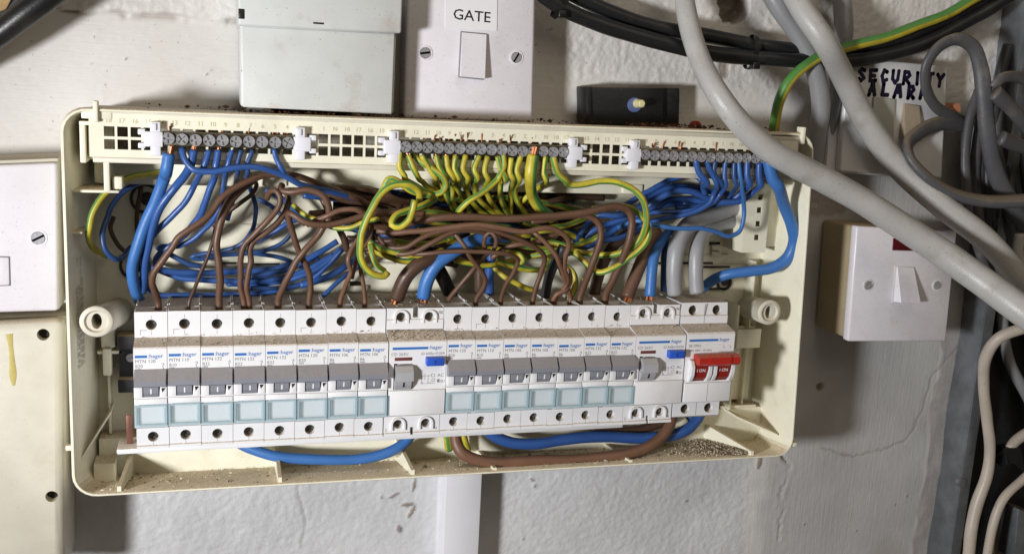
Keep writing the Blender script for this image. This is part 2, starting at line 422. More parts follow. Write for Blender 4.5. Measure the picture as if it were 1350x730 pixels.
def tube(S, n=12, flat=1.0, phase=None, wob=.0):
    """tube along S (x, y, z, radius); flat < 1 squeezes it into an oval; phase puts the stripe seam"""
    mb = MB(); P = S[:, :3]; T = np.gradient(P, axis=0); T /= np.linalg.norm(T, axis=1)[:, None] + 1e-9
    ref = np.array([0, -1., 0]); nrm = ref - T[0] * (ref @ T[0])
    if np.linalg.norm(nrm) < .2: nrm = np.array([0, 0, 1.]) - T[0] * T[0][2]
    nrm /= np.linalg.norm(nrm); L = 0
    ph = random.random() if phase is None else phase; tw = 0 if n == 16 else random.uniform(-.0014, .0014)
    rows = []; kq = min(1, 2 / float(np.mean(S[:, 3])))
    for i in range(len(S)):
        if i:
            nrm = nrm - T[i] * (nrm @ T[i]); nrm /= np.linalg.norm(nrm); L += np.linalg.norm(P[i] - P[i - 1])
        bn = np.cross(T[i], nrm); r = S[i, 3] * (1 + wob * math.sin(L * .21 * kq + ph * 9) + wob * .6 * math.sin(L * .53 * kq + ph * 5))
        rows.append(len(mb.v))
        for j in range(n):
            a = 2 * math.pi * j / n
            mb.v.append(tuple(P[i] + r * (math.cos(a) * nrm * flat + math.sin(a) * bn)))
        if i:
            a0, b0 = rows[-2], rows[-1]
            for j in range(n):
                k = (j + 1) % n; mb.f.append((a0 + j, a0 + k, b0 + k, b0 + j))
                u0, u1 = j / n + ph + tw * L, (j + 1) / n + ph + tw * L
                mb.uv += [(u0, L), (u1, L), (u1, L), (u0, L)]
    for base, rev in ((rows[0], True), (rows[-1], False)):
        f = tuple(base + j for j in range(n)); mb.f.append(f[::-1] if rev else f); mb.uv += [(ph, 0)] * n
    return mb
def path(pts, y, wpx):
    """pixel path + depth profile + pixel width profile -> points with radius in mm"""
    n = len(pts); t = np.linspace(0, 1, n)
    ys = np.interp(t, np.linspace(0, 1, len(y)), y) if hasattr(y, '__len__') else np.full(n, y)
    P = np.array([at(u, v, yy) for (u, v), yy in zip(pts, ys)])
    if hasattr(wpx, '__len__'):
        ws = np.interp(t, np.linspace(0, 1, len(wpx)), wpx); r = np.array([w_ / 2 / pxscale(p) for w_, p in zip(ws, P)])
    else: r = np.full(n, wpx / 2 / pxscale(P[n // 2]))
    return np.column_stack([P, r])
def wire(name, mat, label, pts, y, wpx, cat='wire', group=None, tip='', enter=False, flat=1.0, phase=None, n=10, wob=.02):
    W = path(pts, y, wpx)
    if 's' in tip:                                   # out of the bar, in front of the strip below it
        j = next((i for i in range(1, len(W)) if W[i, 2] < 118.5), len(W))
        for i in range(j): yy = min(W[i, 1], .6 - W[i, 3]); W[i, :3] = at(*pts[i], yy)
        if j < len(W) and W[j - 1, 2] > 121:
            t = (W[j - 1, 2] - 119) / (W[j - 1, 2] - W[j, 2]); q = W[j - 1] * (1 - t) + W[j] * t
            q[1] = .6 - q[3]; q[2] = 119; W = np.vstack([W[:j], q, W[j:]])
    def beyond(q): return q[0] < -4 or q[0] > 1354 or q[1] < -4 or q[1] > 734
    if beyond(pts[0]):                               # cables run on past the picture's edge
        d = W[0, :3] - W[1, :3]; d[1] *= .15; d /= np.linalg.norm(d)
        W = np.vstack([[*(W[0, :3] + d * 220), W[0, 3]], [*(W[0, :3] + d * 60), W[0, 3]], W])
    if beyond(pts[-1]):
        d = W[-1, :3] - W[-2, :3]; d[1] *= .15; d /= np.linalg.norm(d)
        W = np.vstack([W, [*(W[-1, :3] + d * 60), W[-1, 3]], [*(W[-1, :3] + d * 220), W[-1, 3]]])
    if enter:                                        # run down into the clamp below
        e = W[-1].copy(); e[2] -= 6; W = np.vstack([W, e])
    S = spline(W); Ls = np.concatenate([[0], np.cumsum(np.linalg.norm(np.diff(S[:, :3], axis=0), axis=1))]); ph0 = random.uniform(0, 6)
    fade = np.minimum(1, np.minimum(Ls, Ls[-1] - Ls) / 6); amp_ = .035 * S[:, 3] + .10; ks = 2.0 / max(2.0, float(np.mean(S[:, 3])))       # hand-bent, never a perfect curve
    for ax, k1, k2 in ((0, .31, .83), (2, .27, .71), (1, .23, .6)): S[:, ax] += fade * amp_ * (np.sin(Ls * k1 * ks * .7 + ph0 + ax) + .5 * np.sin(Ls * k2 * ks * ks * .6 + 2 * ph0 + ax))
    mb = tube(S, n, flat, phase, wob)
    o = make(name, mb, M[mat], tuple(S[0, :3]), smooth=70, recalc=False)
    for p in o.data.polygons: p.use_smooth = True
    o.location = Vector(S[0, :3]) * MM; WL[o.name] = tuple(S[0, :3]); tag(o, label, cat, group)
    for k in tip:
        a, b = (S[0], S[1]) if k == 's' else (S[-1], S[-2])
        d = (a - b)[:3]; d /= np.linalg.norm(d); c = MB()
        for q in range(5 if a[3] > 2.2 else 1):
            off = np.array([random.uniform(-.5, .5), random.uniform(-.5, .5), 0]) * a[3] * (1 if a[3] > 2.2 else 0)
            if k == 's' and a[3] <= 2.2 and random.random() < .5: continue
            rr = a[3] * (.3 if a[3] > 2.2 else .42)
            p0 = a[:3] - d * 1 + off; c2 = tube(spline(np.array([[*p0, rr], [*(p0 + d * 3), rr], [*(p0 + d * (random.uniform(5, 6.5) if a[3] > 2.2 else 3.2) + off * .2), rr * .9]])), 7)
            c.add(c2.v, c2.f)
        part('copper_end', c, M['copper'], o)
    return o

# ------------------------------------------------------------------ wall (one sheet, real relief)
def vnoise(x, z, s, seed):
    r = np.random.default_rng(seed); G = r.random((256, 256)); X = x / s + 1000; Z = z / s + 1000
    i = np.floor(X).astype(int); j = np.floor(Z).astype(int); fx = X - i; fz = Z - j
    fx = fx * fx * (3 - 2 * fx); fz = fz * fz * (3 - 2 * fz); g = lambda a, b: G[a % 256, b % 256]
    return (g(i, j) * (1 - fx) + g(i + 1, j) * fx) * (1 - fz) + (g(i, j + 1) * (1 - fx) + g(i + 1, j + 1) * fx) * fz
def sm(x, a, b):
    t = np.clip((x - a) / (b - a), 0, 1); return t * t * (3 - 2 * t)
def seg_dist(X, Z, pts):
    d = np.full(X.shape, 1e9)
    for (a, b), (c, e) in zip(pts[:-1], pts[1:]):
        vx, vz = c - a, e - b; t = np.clip(((X - a) * vx + (Z - b) * vz) / (vx * vx + vz * vz + 1e-9), 0, 1)
        d = np.minimum(d, np.hypot(X - a - t * vx, Z - b - t * vz))
    return d
WY = 62.0
def wpt(u, v): p = at(u, v, WY); return p[0], p[2]
def build_wall():
    xs = np.concatenate([np.linspace(-420, -100, 20), np.arange(-96, 616, 1.25), np.linspace(620, 1000, 24)])
    zs = np.concatenate([np.linspace(-420, -212, 14), np.arange(-208, 266, 1.25), np.linspace(270, 520, 16)])
    X, Z = np.meshgrid(xs, zs, indexing='ij'); n1 = vnoise(X, Z, 9, 1); n2 = vnoise(X, Z, 3.2, 2); n3 = vnoise(X, Z, 1.7, 3); n0 = vnoise(X, Z, 60, 4)
    h = (n0 - .5) * 3; stain = np.zeros_like(X)
    lx, lz = wpt(70, 12); lx2, lz2 = wpt(310, 27)
    ledge = lz + (X - lx) * (lz2 - lz) / (lx2 - lx) + (n1 - .5) * 4
    top = sm(Z - ledge, -.6, 1.2) * (1 - sm(X, 250, 300) * 0)
    rough2 = sm(Z, 168, 190) * sm(X, 236, 262)
    low = sm(-Z, 50, 60) * (1 - sm(X + (n1 - .5) * 4, 434, 440))
    rough = np.clip(np.maximum(np.maximum(top, rough2), low), 0, 1)
    h += rough * (1 - .4 * low) * ((n1 - .5) * .45 + (n2 - .5) * .6 + (n3 - .5) * .9) + (1 - rough) * (n3 - .5) * .18
    h += top * (1 - sm(X, 120, 200)) * 2.2
    # flaking edge of the upper coat
    flake = np.exp(-((Z - ledge + 1.2) / 1.7) ** 2) * sm(n1 + .5 * n2, .55, .8) * (1 - sm(X, 115, 150)) * sm(X, -45, -20)
    h -= flake * 2.0; stain = np.maximum(stain, flake * .42)
    joint = np.exp(-((Z - ledge) / .7) ** 2) * (1 - sm(X, -40, -15)); stain = np.maximum(stain, joint * .9); h -= joint * 2
    # joint between the rough panel and the smooth plaster, opened at the top
    jl = [wpt(*p) for p in [(1030, 596), (1040, 615), (1036, 632), (1029, 650), (1032, 670), (1028, 690), (1030, 735)]]
    dj = seg_dist(X + (n2 - .5) * 4 + (n3 - .5) * 2, Z + (n1 - .5) * 3, jl); cj = np.exp(-(dj / .9) ** 2) * (.35 * sm(n1, .35, .7) + sm(Z, -112, -92))
    h -= cj * 2.6; stain = np.maximum(stain, np.minimum(cj, 1) * .55)
    h += np.exp(-((dj - 2.5) / 2) ** 2) * (n1 - .3) * .8
    hc = [wpt(*p) for p in [(1262, 455), (1246, 476), (1228, 500), (1222, 525), (1214, 548), (1203, 570), (1190, 583), (1165, 592), (1148, 597), (1120, 602), (1085, 590)]]
    dc = seg_dist(X + (n1 - .5) * 3, Z + (n2 - .5) * 2, hc); cc = np.exp(-(dc / .75) ** 2); h -= cc * .55; stain = np.maximum(stain, cc * .42)
    hd = [wpt(*p) for p in [(393, 640), (396, 668), (402, 690), (400, 720)]]
    dd = seg_dist(X + (n1 - .5) * 3, Z, hd); cd_ = np.exp(-(dd / .8) ** 2); h -= cd_ * .7; stain = np.maximum(stain, cd_ * .3)
    # holes and knocks
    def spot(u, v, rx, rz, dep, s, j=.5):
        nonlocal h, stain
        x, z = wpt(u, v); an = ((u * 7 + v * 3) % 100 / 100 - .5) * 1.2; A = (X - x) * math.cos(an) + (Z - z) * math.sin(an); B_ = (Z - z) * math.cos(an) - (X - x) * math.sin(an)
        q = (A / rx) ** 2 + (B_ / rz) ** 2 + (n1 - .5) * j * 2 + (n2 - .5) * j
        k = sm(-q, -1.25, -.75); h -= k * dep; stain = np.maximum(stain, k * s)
    spot(968, 8, 11, 10, 14, .8); spot(975, 22, 7, 4, 1.2, .35); spot(955, 92, 4, 7, 1, .6); spot(949, 112, 2.5, 4, .8, .35)
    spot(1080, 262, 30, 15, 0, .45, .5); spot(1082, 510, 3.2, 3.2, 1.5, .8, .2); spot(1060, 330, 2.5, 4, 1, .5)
    for u, v, a, b in ((537, 664, 4, 1.3), (519, 652, 4, .9), (541, 675, 1.3, 6), (526, 696, 1.8, 2.6), (546, 637, 1.1, 4), (503, 655, 1.5, 2), (702, 632, 3.2, .9), (705, 640, 1.6, 1.6),
                       (1001, 610, 1.8, 4.5), (905, 660, .7, 1.2), (690, 710, .8, .8), (1180, 665, .9, .6), (1195, 653, .8, .8), (278, 92, 1, .8), (166, 78, .7, .7), (1130, 700, .8, .6), (1248, 600, 1.2, 1.2), (1060, 690, .9, .6), (272, 100, .5, 1.5), (120, 86, .7, .5)):
        spot(u, v, a, b, -.9, .7, .9)
    # dark ragged opening behind the case where the cables come through
    x0, z0 = wpt(432, 300); x1, z1 = wpt(765, 222)
    e = np.minimum(np.minimum(X - x0, x1 - X), np.minimum(Z - z0, z1 - Z)) + (n1 - .5) * 9
    k = sm(e, -1, 1); h -= k * (34 + 8 * n1); stain = np.maximum(stain, k)
    # brick showing along the top edge of the case, and grime against the steel trunking
    gr = sm(-np.abs(Z - 146), -10, -5) * sm(n1, .3, .6) * sm(X, 60, 90) * (1 - sm(X, 180, 220)); stain = np.maximum(stain, gr * .8)
    gx = 596.5 + (n1 - .5) * 5; gm = sm(X, gx - 1.5, gx + 1) * (X < 618) * (Z < 60); stain = np.maximum(stain, gm * .3); h += gm * 1.2 * n1
    stain = np.maximum(stain, sm(vnoise(X, Z, 38, 9), .74, .95) * .18 * (X > 430))
    Y = WY - h
    nx, nz = len(xs), len(zs); idx = np.arange(nx * nz).reshape(nx, nz)
    V = np.column_stack([X.ravel(), Y.ravel(), Z.ravel()]) * MM
    F = np.column_stack([idx[:-1, :-1].ravel(), idx[1:, :-1].ravel(), idx[1:, 1:].ravel(), idx[:-1, 1:].ravel()])
    me = bpy.data.meshes.new('wall'); me.vertices.add(len(V)); me.vertices.foreach_set('co', V.ravel())
    me.loops.add(F.size); me.loops.foreach_set('vertex_index', F.ravel().astype(np.int32))
    me.polygons.add(len(F)); me.polygons.foreach_set('loop_start', np.arange(0, F.size, 4, dtype=np.int32))
    me.update(calc_edges=True); me.polygons.foreach_set('use_smooth', np.ones(len(F), bool))
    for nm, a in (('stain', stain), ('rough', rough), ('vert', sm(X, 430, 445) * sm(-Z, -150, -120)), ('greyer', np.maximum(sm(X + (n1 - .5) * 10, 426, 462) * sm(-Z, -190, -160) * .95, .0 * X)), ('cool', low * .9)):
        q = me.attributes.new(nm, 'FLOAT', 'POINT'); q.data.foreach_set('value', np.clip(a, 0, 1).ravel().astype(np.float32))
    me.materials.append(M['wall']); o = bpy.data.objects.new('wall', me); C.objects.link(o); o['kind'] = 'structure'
build_wall()

# ------------------------------------------------------------------ consumer unit case
case = thing('consumer_unit_case', 'open cream plastic case of the fuse board with its cover taken off', 'fuse box case', (0, 58, -70))
def rloop(c, r, n=7):
    """rounded rectangle from 4 corner points TL, TR, BR, BL (x, z)"""
    out = []; c = [np.array(p, float) for p in c]
    for i in range(4):
        p, a, b = c[i], c[i - 1], c[(i + 1) % 4]
        da = (a - p) / np.linalg.norm(a - p); db = (b - p) / np.linalg.norm(b - p); o = p + (da + db) * r
        for k in range(n):
            t = k / (n - 1) * math.pi / 2
            out.append(o - da * r * math.sin(t) * 1 - db * r * math.cos(t) * 1 if False else o - db * r * math.cos(t) - da * r * math.sin(t))
    return out
def inset(c, d):
    (a, b, e, f) = c; return [(a[0] + d, a[1] - d), (b[0] - d, b[1] - d), (e[0] - d, e[1] + d), (f[0] + d, f[1] + d)]
FR = [(-34.5, 150.5), (420, 153.5), (429.5, -70.5), (-34.5, -67)]
BK = [(-26.5, 149), (423, 150), (429.5, -76.5), (-26.5, -75.5)]
def loop3(c, y, r): return [(p[0], y, p[1]) for p in rloop(c, r)]
sh = MB(); loops = [loop3(BK, 60, 9), loop3(FR, 2.0, 13), loop3(inset(FR, .3), .8, 13), loop3(inset(FR, .9), 0, 12.5), loop3(inset(FR, 1.7), 0, 12), loop3(inset(FR, 2.2), .7, 11.5), loop3(inset(BK, 2.2), 59, 7)]
nn = len(loops[0])
for L_ in loops: sh.v += L_
for k in range(len(loops) - 1):
    for i in range(nn): sh.f.append((k * nn + i, k * nn + (i + 1) % nn, (k + 1) * nn + (i + 1) % nn, (k + 1) * nn + i))
part('shell', sh, M['cream'], case, smooth=50)
ox0, oz0 = at(438, 300, 58)[[0, 2]]; ox1, oz1 = at(760, 228, 58)[[0, 2]]
bp_ = plate(MB(), [-25, ox0, ox1, 428], [-75, oz0, oz1, 148.5], {(1, 1)}, 56.5, 58.6)
part('back_panel', bp_, M['cream'], case)
q = MB(); q.box(-24.5, 427, 41, 56, -73.5, -47, 1.2); q.box(12, 300, 52, 56.5, -44, -20, .8); q.box(300, 420, 50, 56.5, -44, 12, .8)
part('raised_back', q, M['cream'], case)
q = MB(); q.box(-22, 418, 33, 56.5, 107, 123, 1.5)
for x in (70, 165, 245, 300, 350): q.box(x, x + 14, 31.5, 33.2, 108, 114, .4)
part('upper_step', q, M['cream'], case)
# ribs standing on the bottom wall
def floor_z(x, y):
    t = (x + 34) / 464; return (-64.6 - 3.6 * t) * (1 - y / 59) + (-73 - 1 * t) * y / 59
for x, lean in ((-10, 4), (79.5, 0), (160, -3), (213, 0), (307, -2), (398, -16)):
    r = MB(); a, b = x, x + lean
    t = 1.1
    yf, yb = 2, 41.5
    h0, h1 = (3, 14) if x not in (213, 307) else (1.5, 3)
    r.hexa([(a - t, yf, floor_z(a, yf) - .4), (a + t, yf, floor_z(a, yf) - .4), (a + t, yf, floor_z(a, yf) + h0), (a - t, yf, floor_z(a, yf) + h0)],
           [(b - t, yb, floor_z(b, yb) - .4), (b + t, yb, floor_z(b, yb) - .4), (b + t, yb, floor_z(b, yb) + h1), (b - t, yb, floor_z(b, yb) + h1)])
    part('floor_rib', r, M['cream'], case)
# screw posts
_pl, _pr, _ql, _qr = at(127, 424, 4), at(1015, 412, 3), at(157, 410, 57), at(984, 404, 57)
for cx, cz, y0, bx, bz, r in ((_pl[0], _pl[2], 4, _ql[0], _ql[2], 8.8), (_pr[0], _pr[2], 3, _qr[0], _qr[2], 8.6)):
    r_ = MB(); n = 28
    vs = []
    for (x, y, z, rad) in ((bx, 57, bz, r * .95), (cx, y0 + .6, cz, r), (cx, y0, cz, r - .6), (cx, y0, cz, r * .72), (cx, y0 + 1.4, cz, r * .62)):
        vs += [(x + rad * math.cos(2 * math.pi * i / n), y, z + rad * math.sin(2 * math.pi * i / n)) for i in range(n)]
    for y in (y0 + 1.4, y0 + 22):
        vs += [(cx + 2.7 * math.cos(2 * math.pi * i / n), y, cz + 4.4 * math.sin(2 * math.pi * i / n)) for i in range(n)]
    fs = [(k * n + i, k * n + (i + 1) % n, (k + 1) * n + (i + 1) % n, (k + 1) * n + i) for k in range(6) for i in range(n)] + [tuple(6 * n + i for i in range(n))]
    r_.add(vs, fs); part('screw_post', r_, M['cream_old'], case, smooth=50)
# holder strip with its two rows of square windows
PX, PZ, X0 = 6.62, 6.75, -13.2
ncol = 62; xs = [-20.5]; holes = set()
for i in range(ncol): xs += [X0 + i * PX, X0 + i * PX + 5.35]
xs.append(409); zs = [124.6, 128.9, 134.2, 135.7, 141.0, 148.2]
for i in range(ncol): holes |= {(2 * i + 1, 1), (2 * i + 1, 3)}
part('holder_strip', plate(MB(), xs, zs, holes, 1.6, 3.0), M['cream'], case)
q = MB(); q.box(-20.5, 409, 34, 35.5, 124, 147); q.box(-19, 408, 1.9, 36, 121.6, 124.5, .5); q.box(-20.5, 409, 1.2, 40, 147.9, 150.6, .5)
for x in (-20.5, 408): q.box(x, x + 1.6, 4.3, 34, 124.6, 147.8)
part('holder_channel', q, M['cream_old'], case)
q = MB()
for k in range(ncol):
    q.text(str(18 - k % 19) if k % 19 < 18 else 'N', X0 + k * PX + 2.4, 1.45, 143.0, 3.4, .01, 1, 'C')
part('raised_numbers', q, M['emboss'], case, kind='stuff')
# latch corners
q = MB(); q.box(-25.5, -22.5, 4, 26, 121, 143, .6); q.box(-25.5, -8, 3.5, 10, 141, 143.2, .5); q.box(-22, -9, 8, 30, 122.5, 141, 1.5); q.box(-14, -11, 3, 30, 106, 122.5, .5)
q.box(-30, -7, 9, 40, 104.5, 106.2, .6); q.box(-18, -15.6, -1.5, 6, 143, 154, .5); q.box(-24, -9, 1, 8, 144.6, 149.2, .5); q.box(-10, -5, 6, 22, 107, 114, .8)
pieces('latch_bracket', q, M['cream'], case)
q = MB(); q.box(391, 394, 2, 30, 122, 148, .6); q.box(394, 409, 5, 26, 123, 126, .5); q.box(409, 411.5, -1.5, 6, 146, 157, .6); q.box(384, 412, 8, 45, 118.5, 120.5, .5)
pieces('latch_bracket', q, M['cream'], case)
# pierced bracket on the right and other inner fittings
bx = at(986, 240, 30)[0]; bx2 = at(1018, 240, 30)[0]; cxs = at(1001, 280, 30)[0]
zz = [at(1000, v, 30)[2] for v in (313, 295, 277, 260)]
zs = [at(1000, 333, 30)[2]]
for z in zz: zs += [z - 1.9, z + 1.9]
zs.append(118); hol = {(1, 1 + 2 * i) for i in range(4)}
q = plate(MB(), [bx, cxs - 2, cxs + 2, bx2], zs, hol, 30, 31.5); q.box(bx, bx + 1.6, 31.5, 56, zs[0], 118); q.box(bx2 - 1.6, bx2, 31.5, 56, zs[0], 118)
q.box(bx, bx2, 44, 45, zs[0], 118); q.box(bx2, 424, 38, 40, 72, 118, .6)
part('pierced_bracket', q, M['cream'], case)
q = MB(); q.box(-32, -26, 8, 30, 82, 83.4, .5); q.box(-22, -14, 44, 56, 8, 34, 1); q.box(-21, -16, 40, 56, -8, 9, 1.2); q.box(-24, -10, 42, 57, 5, 7, .5)
q.hexa([(-31, 12, -50), (-16, 30, -28), (-16, 30, -26.5), (-31, 12, -48)], [(-29, 50, -50), (-16, 50, -28), (-16, 50, -26.5), (-29, 50, -48)])
q.box(-19, -17.4, 46, 57, -46, -8, .4); q.box(-26, -14, 26, 41, -73, -57, .8)
pieces('inner_ledge', q, M['cream'], case)
q = MB(); q.box(393, 412, 28, 31, 1, 15, .8); q.box(391, 400, 34, 56, -12, 3, 1); q.box(392, 421, 40, 42, -47, -45, .5); q.box(396, 398, 36, 57, -47, 30, .5)
q.box(412, 413.6, 46, 57, -50, 60, .5); q.hexa([(395, 22, -48), (424, 14, -60), (424, 14, -58.6), (395, 22, -46.6)], [(395, 50, -48), (424, 50, -60), (424, 50, -58.6), (395, 50, -46.6)])
pieces('inner_ledge', q, M['cream'], case)
# seams, slots and key-hole on the back
q = MB()
for u0, u1, v in ((262, 470, 297), (215, 330, 349), (330, 520, 347), (700, 985, 349), (850, 960, 336)):
    a, b = at(u0, v, 56)[[0, 2]], at(u1, v + (u1 - u0) * .01, 56)[[0, 2]]; z = (a[1] + b[1]) / 2
    q.box(a[0], b[0], 55.2, 56.6, z, z + 1.3, .3); 
for u, v, ww, hh in ((283, 373, 14, 4), (470, 380, 14, 4), (790, 378, 12, 4), (943, 326, 7, 4), (943, 334, 7, 3), (760, 246, 40, 4)):
    p = at(u, v, 55); q.box(p[0] - ww / 2, p[0] + ww / 2, 53.5, 56.6, p[2] - hh / 2, p[2] + hh / 2, .5)
pieces('back_tab', q, M['cream_old'], case)
q = MB()
for u, v, ww, hh in ((283, 369, 10, 1.6), (298, 347, 12, 1.2), (345, 348, 22, 1.2), (470, 374, 9, 3), (826, 245, 30, 2), (853, 236, 10, 1.6), (943, 321, 8, 2), (890, 347, 60, 1.4), (770, 222, 2, 2)):
    p = at(u, v, 55); q.box(p[0] - ww / 2, p[0] + ww / 2, 55.0, 56.9, p[2] - hh / 2, p[2] + hh / 2, .2)
for u, v, r in ((192, 262, 9), (178, 350, 9), (955, 372, 6)):
    p = at(u, v, 55); q.ring(p[0], p[2], 54.6, 57, r, r - 1.6); q.cyl(p[0] + 1, p[2], 55, 56.9, r * .45)
p = at(925, 366, 55); q.box(p[0] - 2, p[0] + 22, 54.6, 56.8, p[2] + 7, p[2] + 8.4, .3); q.box(p[0] - 2, p[0] + 20, 54.6, 56.8, p[2] - 9, p[2] - 7.6, .3)
pieces('back_slot', q, M['blackhole'], case)
q = MB()
for x, y, z in ((-36, 10, -40), (430.5, 10, 105), (430, 10, -28), (430, 3, -62)): q.box(x - 2.2, x + 2.2, y - 2, y + 2, z - 1.5, z + 1.5, .5)
pieces('cover_peg', q, M['cream'], case)
# tiny moulded marking up the left inner wall
q = MB(); lines = 5
for k in range(lines):
    y = 12 + k * 3.0; z = 5
    while z < 52 + (k == 3) * 14:
        l = random.uniform(1.5, 4.5); xx = -34.5 + 2.3 + 8 * (y / 58) + .35
        q.add([(xx, y, z), (xx, y + 1.0, z), (xx, y + 1.0, z + l), (xx, y, z + l)], [(0, 1, 2, 3)]); z += l + .9
part('moulded_marking', q, M['ink'], case, kind='stuff')
q = MB(); vs, fs, wd = text_geo('CE', .01)
q.add([(-34.5 + 2.3 + 8 * ((13 + b * 5) / 58) + .5, 13 + (1 - b) * 5, 62 + a * 5) for a, b in vs], fs); part('moulded_mark', q, M['ink'], case)

# mounting rail and busbar
q = MB(); q.box(-12.5, 392, 47, 49, -17.5, 17.5, .3); q.box(-12.5, 0.2, 36, 47, 9, 17.5, .8); q.box(-12.5, .2, 36, 47, -17.5, -9, .8); q.box(-10, 391, 49, 57, -9, 9); q.box(-12, .2, 42, 47, -9.2, 9.2)
rail = tag(bpy.data.objects.new('mounting_rail', None), 'dark steel mounting rail carrying the row of breakers, its end showing at the left', 'mounting rail'); C.objects.link(rail); rail.location = Vector((0, 58, 0)) * MM; WL[rail.name] = (0, 58, 0)
part('rail', q, M['rail'], rail)
q = MB(); q.screw(-5.5, 2.5, 41.2, 2.6, 1, 20); part('rail_screw', q, M['steel'], rail)
bus = thing('busbar', 'dusty white insulated busbar end below the leftmost breaker with one bare copper tooth', 'busbar', (0, 20, -42))
q = MB(); q.box(-11, 300, 3, 20, -43.6, -40.3, 1.0); part('insulator', q, M['white'], bus)
q = MB(); q.box(-6.2, -2.9, 11, 12.2, -40.5, -23, .2); part('copper_tooth', q, M['oldcopper'], bus)

# ------------------------------------------------------------------ breakers
ORD = ['first', 'second', 'third', 'fourth', 'fifth', 'sixth', 'seventh', 'eighth']
def brand(q, x, z, barl, size=3.2):
    q.box(x, x + barl, -12.14, -12.02, z, z + 1.45); q.text(':hager', x + barl + .5, -12.12, z - .1, size, .004, 1.0); return q
def breaker_body():
    W = 17.4
    b = MB(); b.prism([(0, 40), (3, 40), (3.4, 37), (15, 37), (15.4, 39.4), (44, 39.4), (44, -40), (1, -40), (-.9, -39.6), (-.9, -37.9), (0, -37.5), (0, -26.6), (-11.2, -23.4), (-12, -22.6), (-12, 22), (-11.4, 22.8), (0, 25.4)], .12, W)
    c = MB()
    c.cyl(8.9, 32.6, -2, 9, 2.95, 22); c.cyl(8.9, -32.6, -2, 9, 2.95, 22)
    c.box(4.8, 13.2, -14, -10.2, -5.2, 2.2)
    c.box(6.6, 11, 5, 12, 30, 42)
    b = cut(b, c)
    for x in (.12, W - .75): b.box(x, x + .63, 3.2, 16, 36.5, 40.2, .15)
    for x in (.12, W - .75): b.box(x, x + .63, 16, 40, 39, 40.8, .2)
    b.box(8.6, 9.0, 3.4, 15, 36.9, 37.8)
    b.box(.2, 4.6, -14.3, -11.9, -5.1, 1.0, .4); b.box(13.4, 17.3, -14.3, -11.9, -5.1, .9, .4)
    b.box(.3, 17.2, -12.9, -11.9, -9.3, -6.2, .25)
    return b
def dark_bits():
    q = MB()
    for z in (32.6, -32.6): q.cyl(8.9, z, 8.7, 8.9, 2.9, 22)
    return q
def breaker_parts(root):
    part('body', breaker_body(), M['white'], root, local=True)
    t = MB(); t.prism([(-11.9, 10.6), (-12.8, 10.6), (-17.6, 4.9), (-17.3, 2.2), (-15.5, 1.2), (-11.9, 1.2)], .5, 16.9)
    tg = part('toggle', t, M['grey'], root, local=True, smooth=0)
    s = MB(); s.prism([(-12, 1.4), (-15.4, 1.4), (-14.8, -2.5), (-13.2, -5), (-10.5, -5)], 5.1, 12.9); part('toggle_stub', s, M['grey'], tg, local=True, smooth=0)
    s = MB(); s.hexa([(8.7, -15.35, .2), (9.4, -15.35, .2), (9.4, -14.98, -2.7), (8.7, -14.98, -2.7)], [(8.7, -15.0, .2), (9.4, -15.0, .2), (9.4, -14.6, -2.7), (8.7, -14.6, -2.7)]); part('on_mark', s, M['inkwhite'], tg, local=True)
    n = MB(); n.prism([(14.3, .3), (16.6, .3), (14.9, -2.2)], -14.45, -14.2, 'y'); part('notch', n, M['blackhole'], root, local=True, smooth=0)
    for z in (32.6, -32.6):
        s = MB(); s.screw(8.9, z, 3.4, 2.5, 2, random.uniform(0, 90), 1.0, .2); s.cyl(8.9, z, 6.8, 8.8, 2.94, 20); part('terminal_screw', s, M['screwdark'], root, local=True)
    w_ = MB().add([(.9, -14.2, -21), (16.6, -14.2, -21), (16.6, -14.0, -9.8), (.9, -14.0, -9.8)], [(0, 1, 2, 3)])
    cw = part('clear_window', w_, M['clear'], root, local=True); w_ = MB()
    plate(w_, [.4, 1.5, 15.7, 17.1], [-21.9, -20.3, -10.3, -9.3], {(1, 1)}, -14.7, -14.25); w_.box(16.2, 17.1, -14.2, -12.2, -21.4, -9.8); w_.box(.5, 1.2, -14.2, -12.2, -21.2, -9.8)
    part('window_edge', w_, M['clearedge'], cw, local=True)
    l = MB(); l.box(2.2, 15.4, -12.12, -11.95, -19.4, -11.2); part('window_paper', l, M['paper'], root, local=True)
    g = MB(); g.box(.12, 17.4, -.06, .2, -27.4, -27.0); g.box(8.85, 9.05, -.05, .2, 26.8, 29); g.box(8.85, 9.05, -.05, .2, -37.4, -35.8); g.box(8.85, 9.05, -.05, .2, 35.9, 38)
    part('joint_line', g, M['ink'], root, local=True)
PR = {}
def prints(code, rating, kcode=True):
    k = (code, rating)
    if k not in PR:
        q = MB(); q.text(code, .9, -12.1, 14.6, 2.75, -.002, .98); q.text(rating, .9, -12.1, 11.9, 2.6, -.002)
        q.text('6000', .9, -12.1, 10.55, 1.5)
        for pts in ([(14.6, 13.6), (15.6, 14.3), (15.9, 13.2), (15.0, 12.6)], [(15.0, 12.6), (15.6, 11.2)], [(15.6, 11.2), (15.3, 10.5)]): q.stroke(pts, -12.1, .25)
        PR[k] = q
    return PR[k]
codes = [('MTN 120', 'B20'), ('MTN 110', 'B10'), ('MTN 132', 'B32'), ('MTN 132', 'B32'), ('MTN 132', 'B32'), ('MTN 120', 'B20'), ('MTN 106', 'B6'), ('MTN 106', 'B6'),
         ('MTN 120', 'B20'), ('MTN 110', 'B10'), ('MTN 106', 'B6'), ('MTN 106', 'B6'), ('MTN 106', 'B6'), ('MTN 132', 'B32'), ('MTN 132', 'B32')]
slots = list(range(8)) + list(range(10, 17))
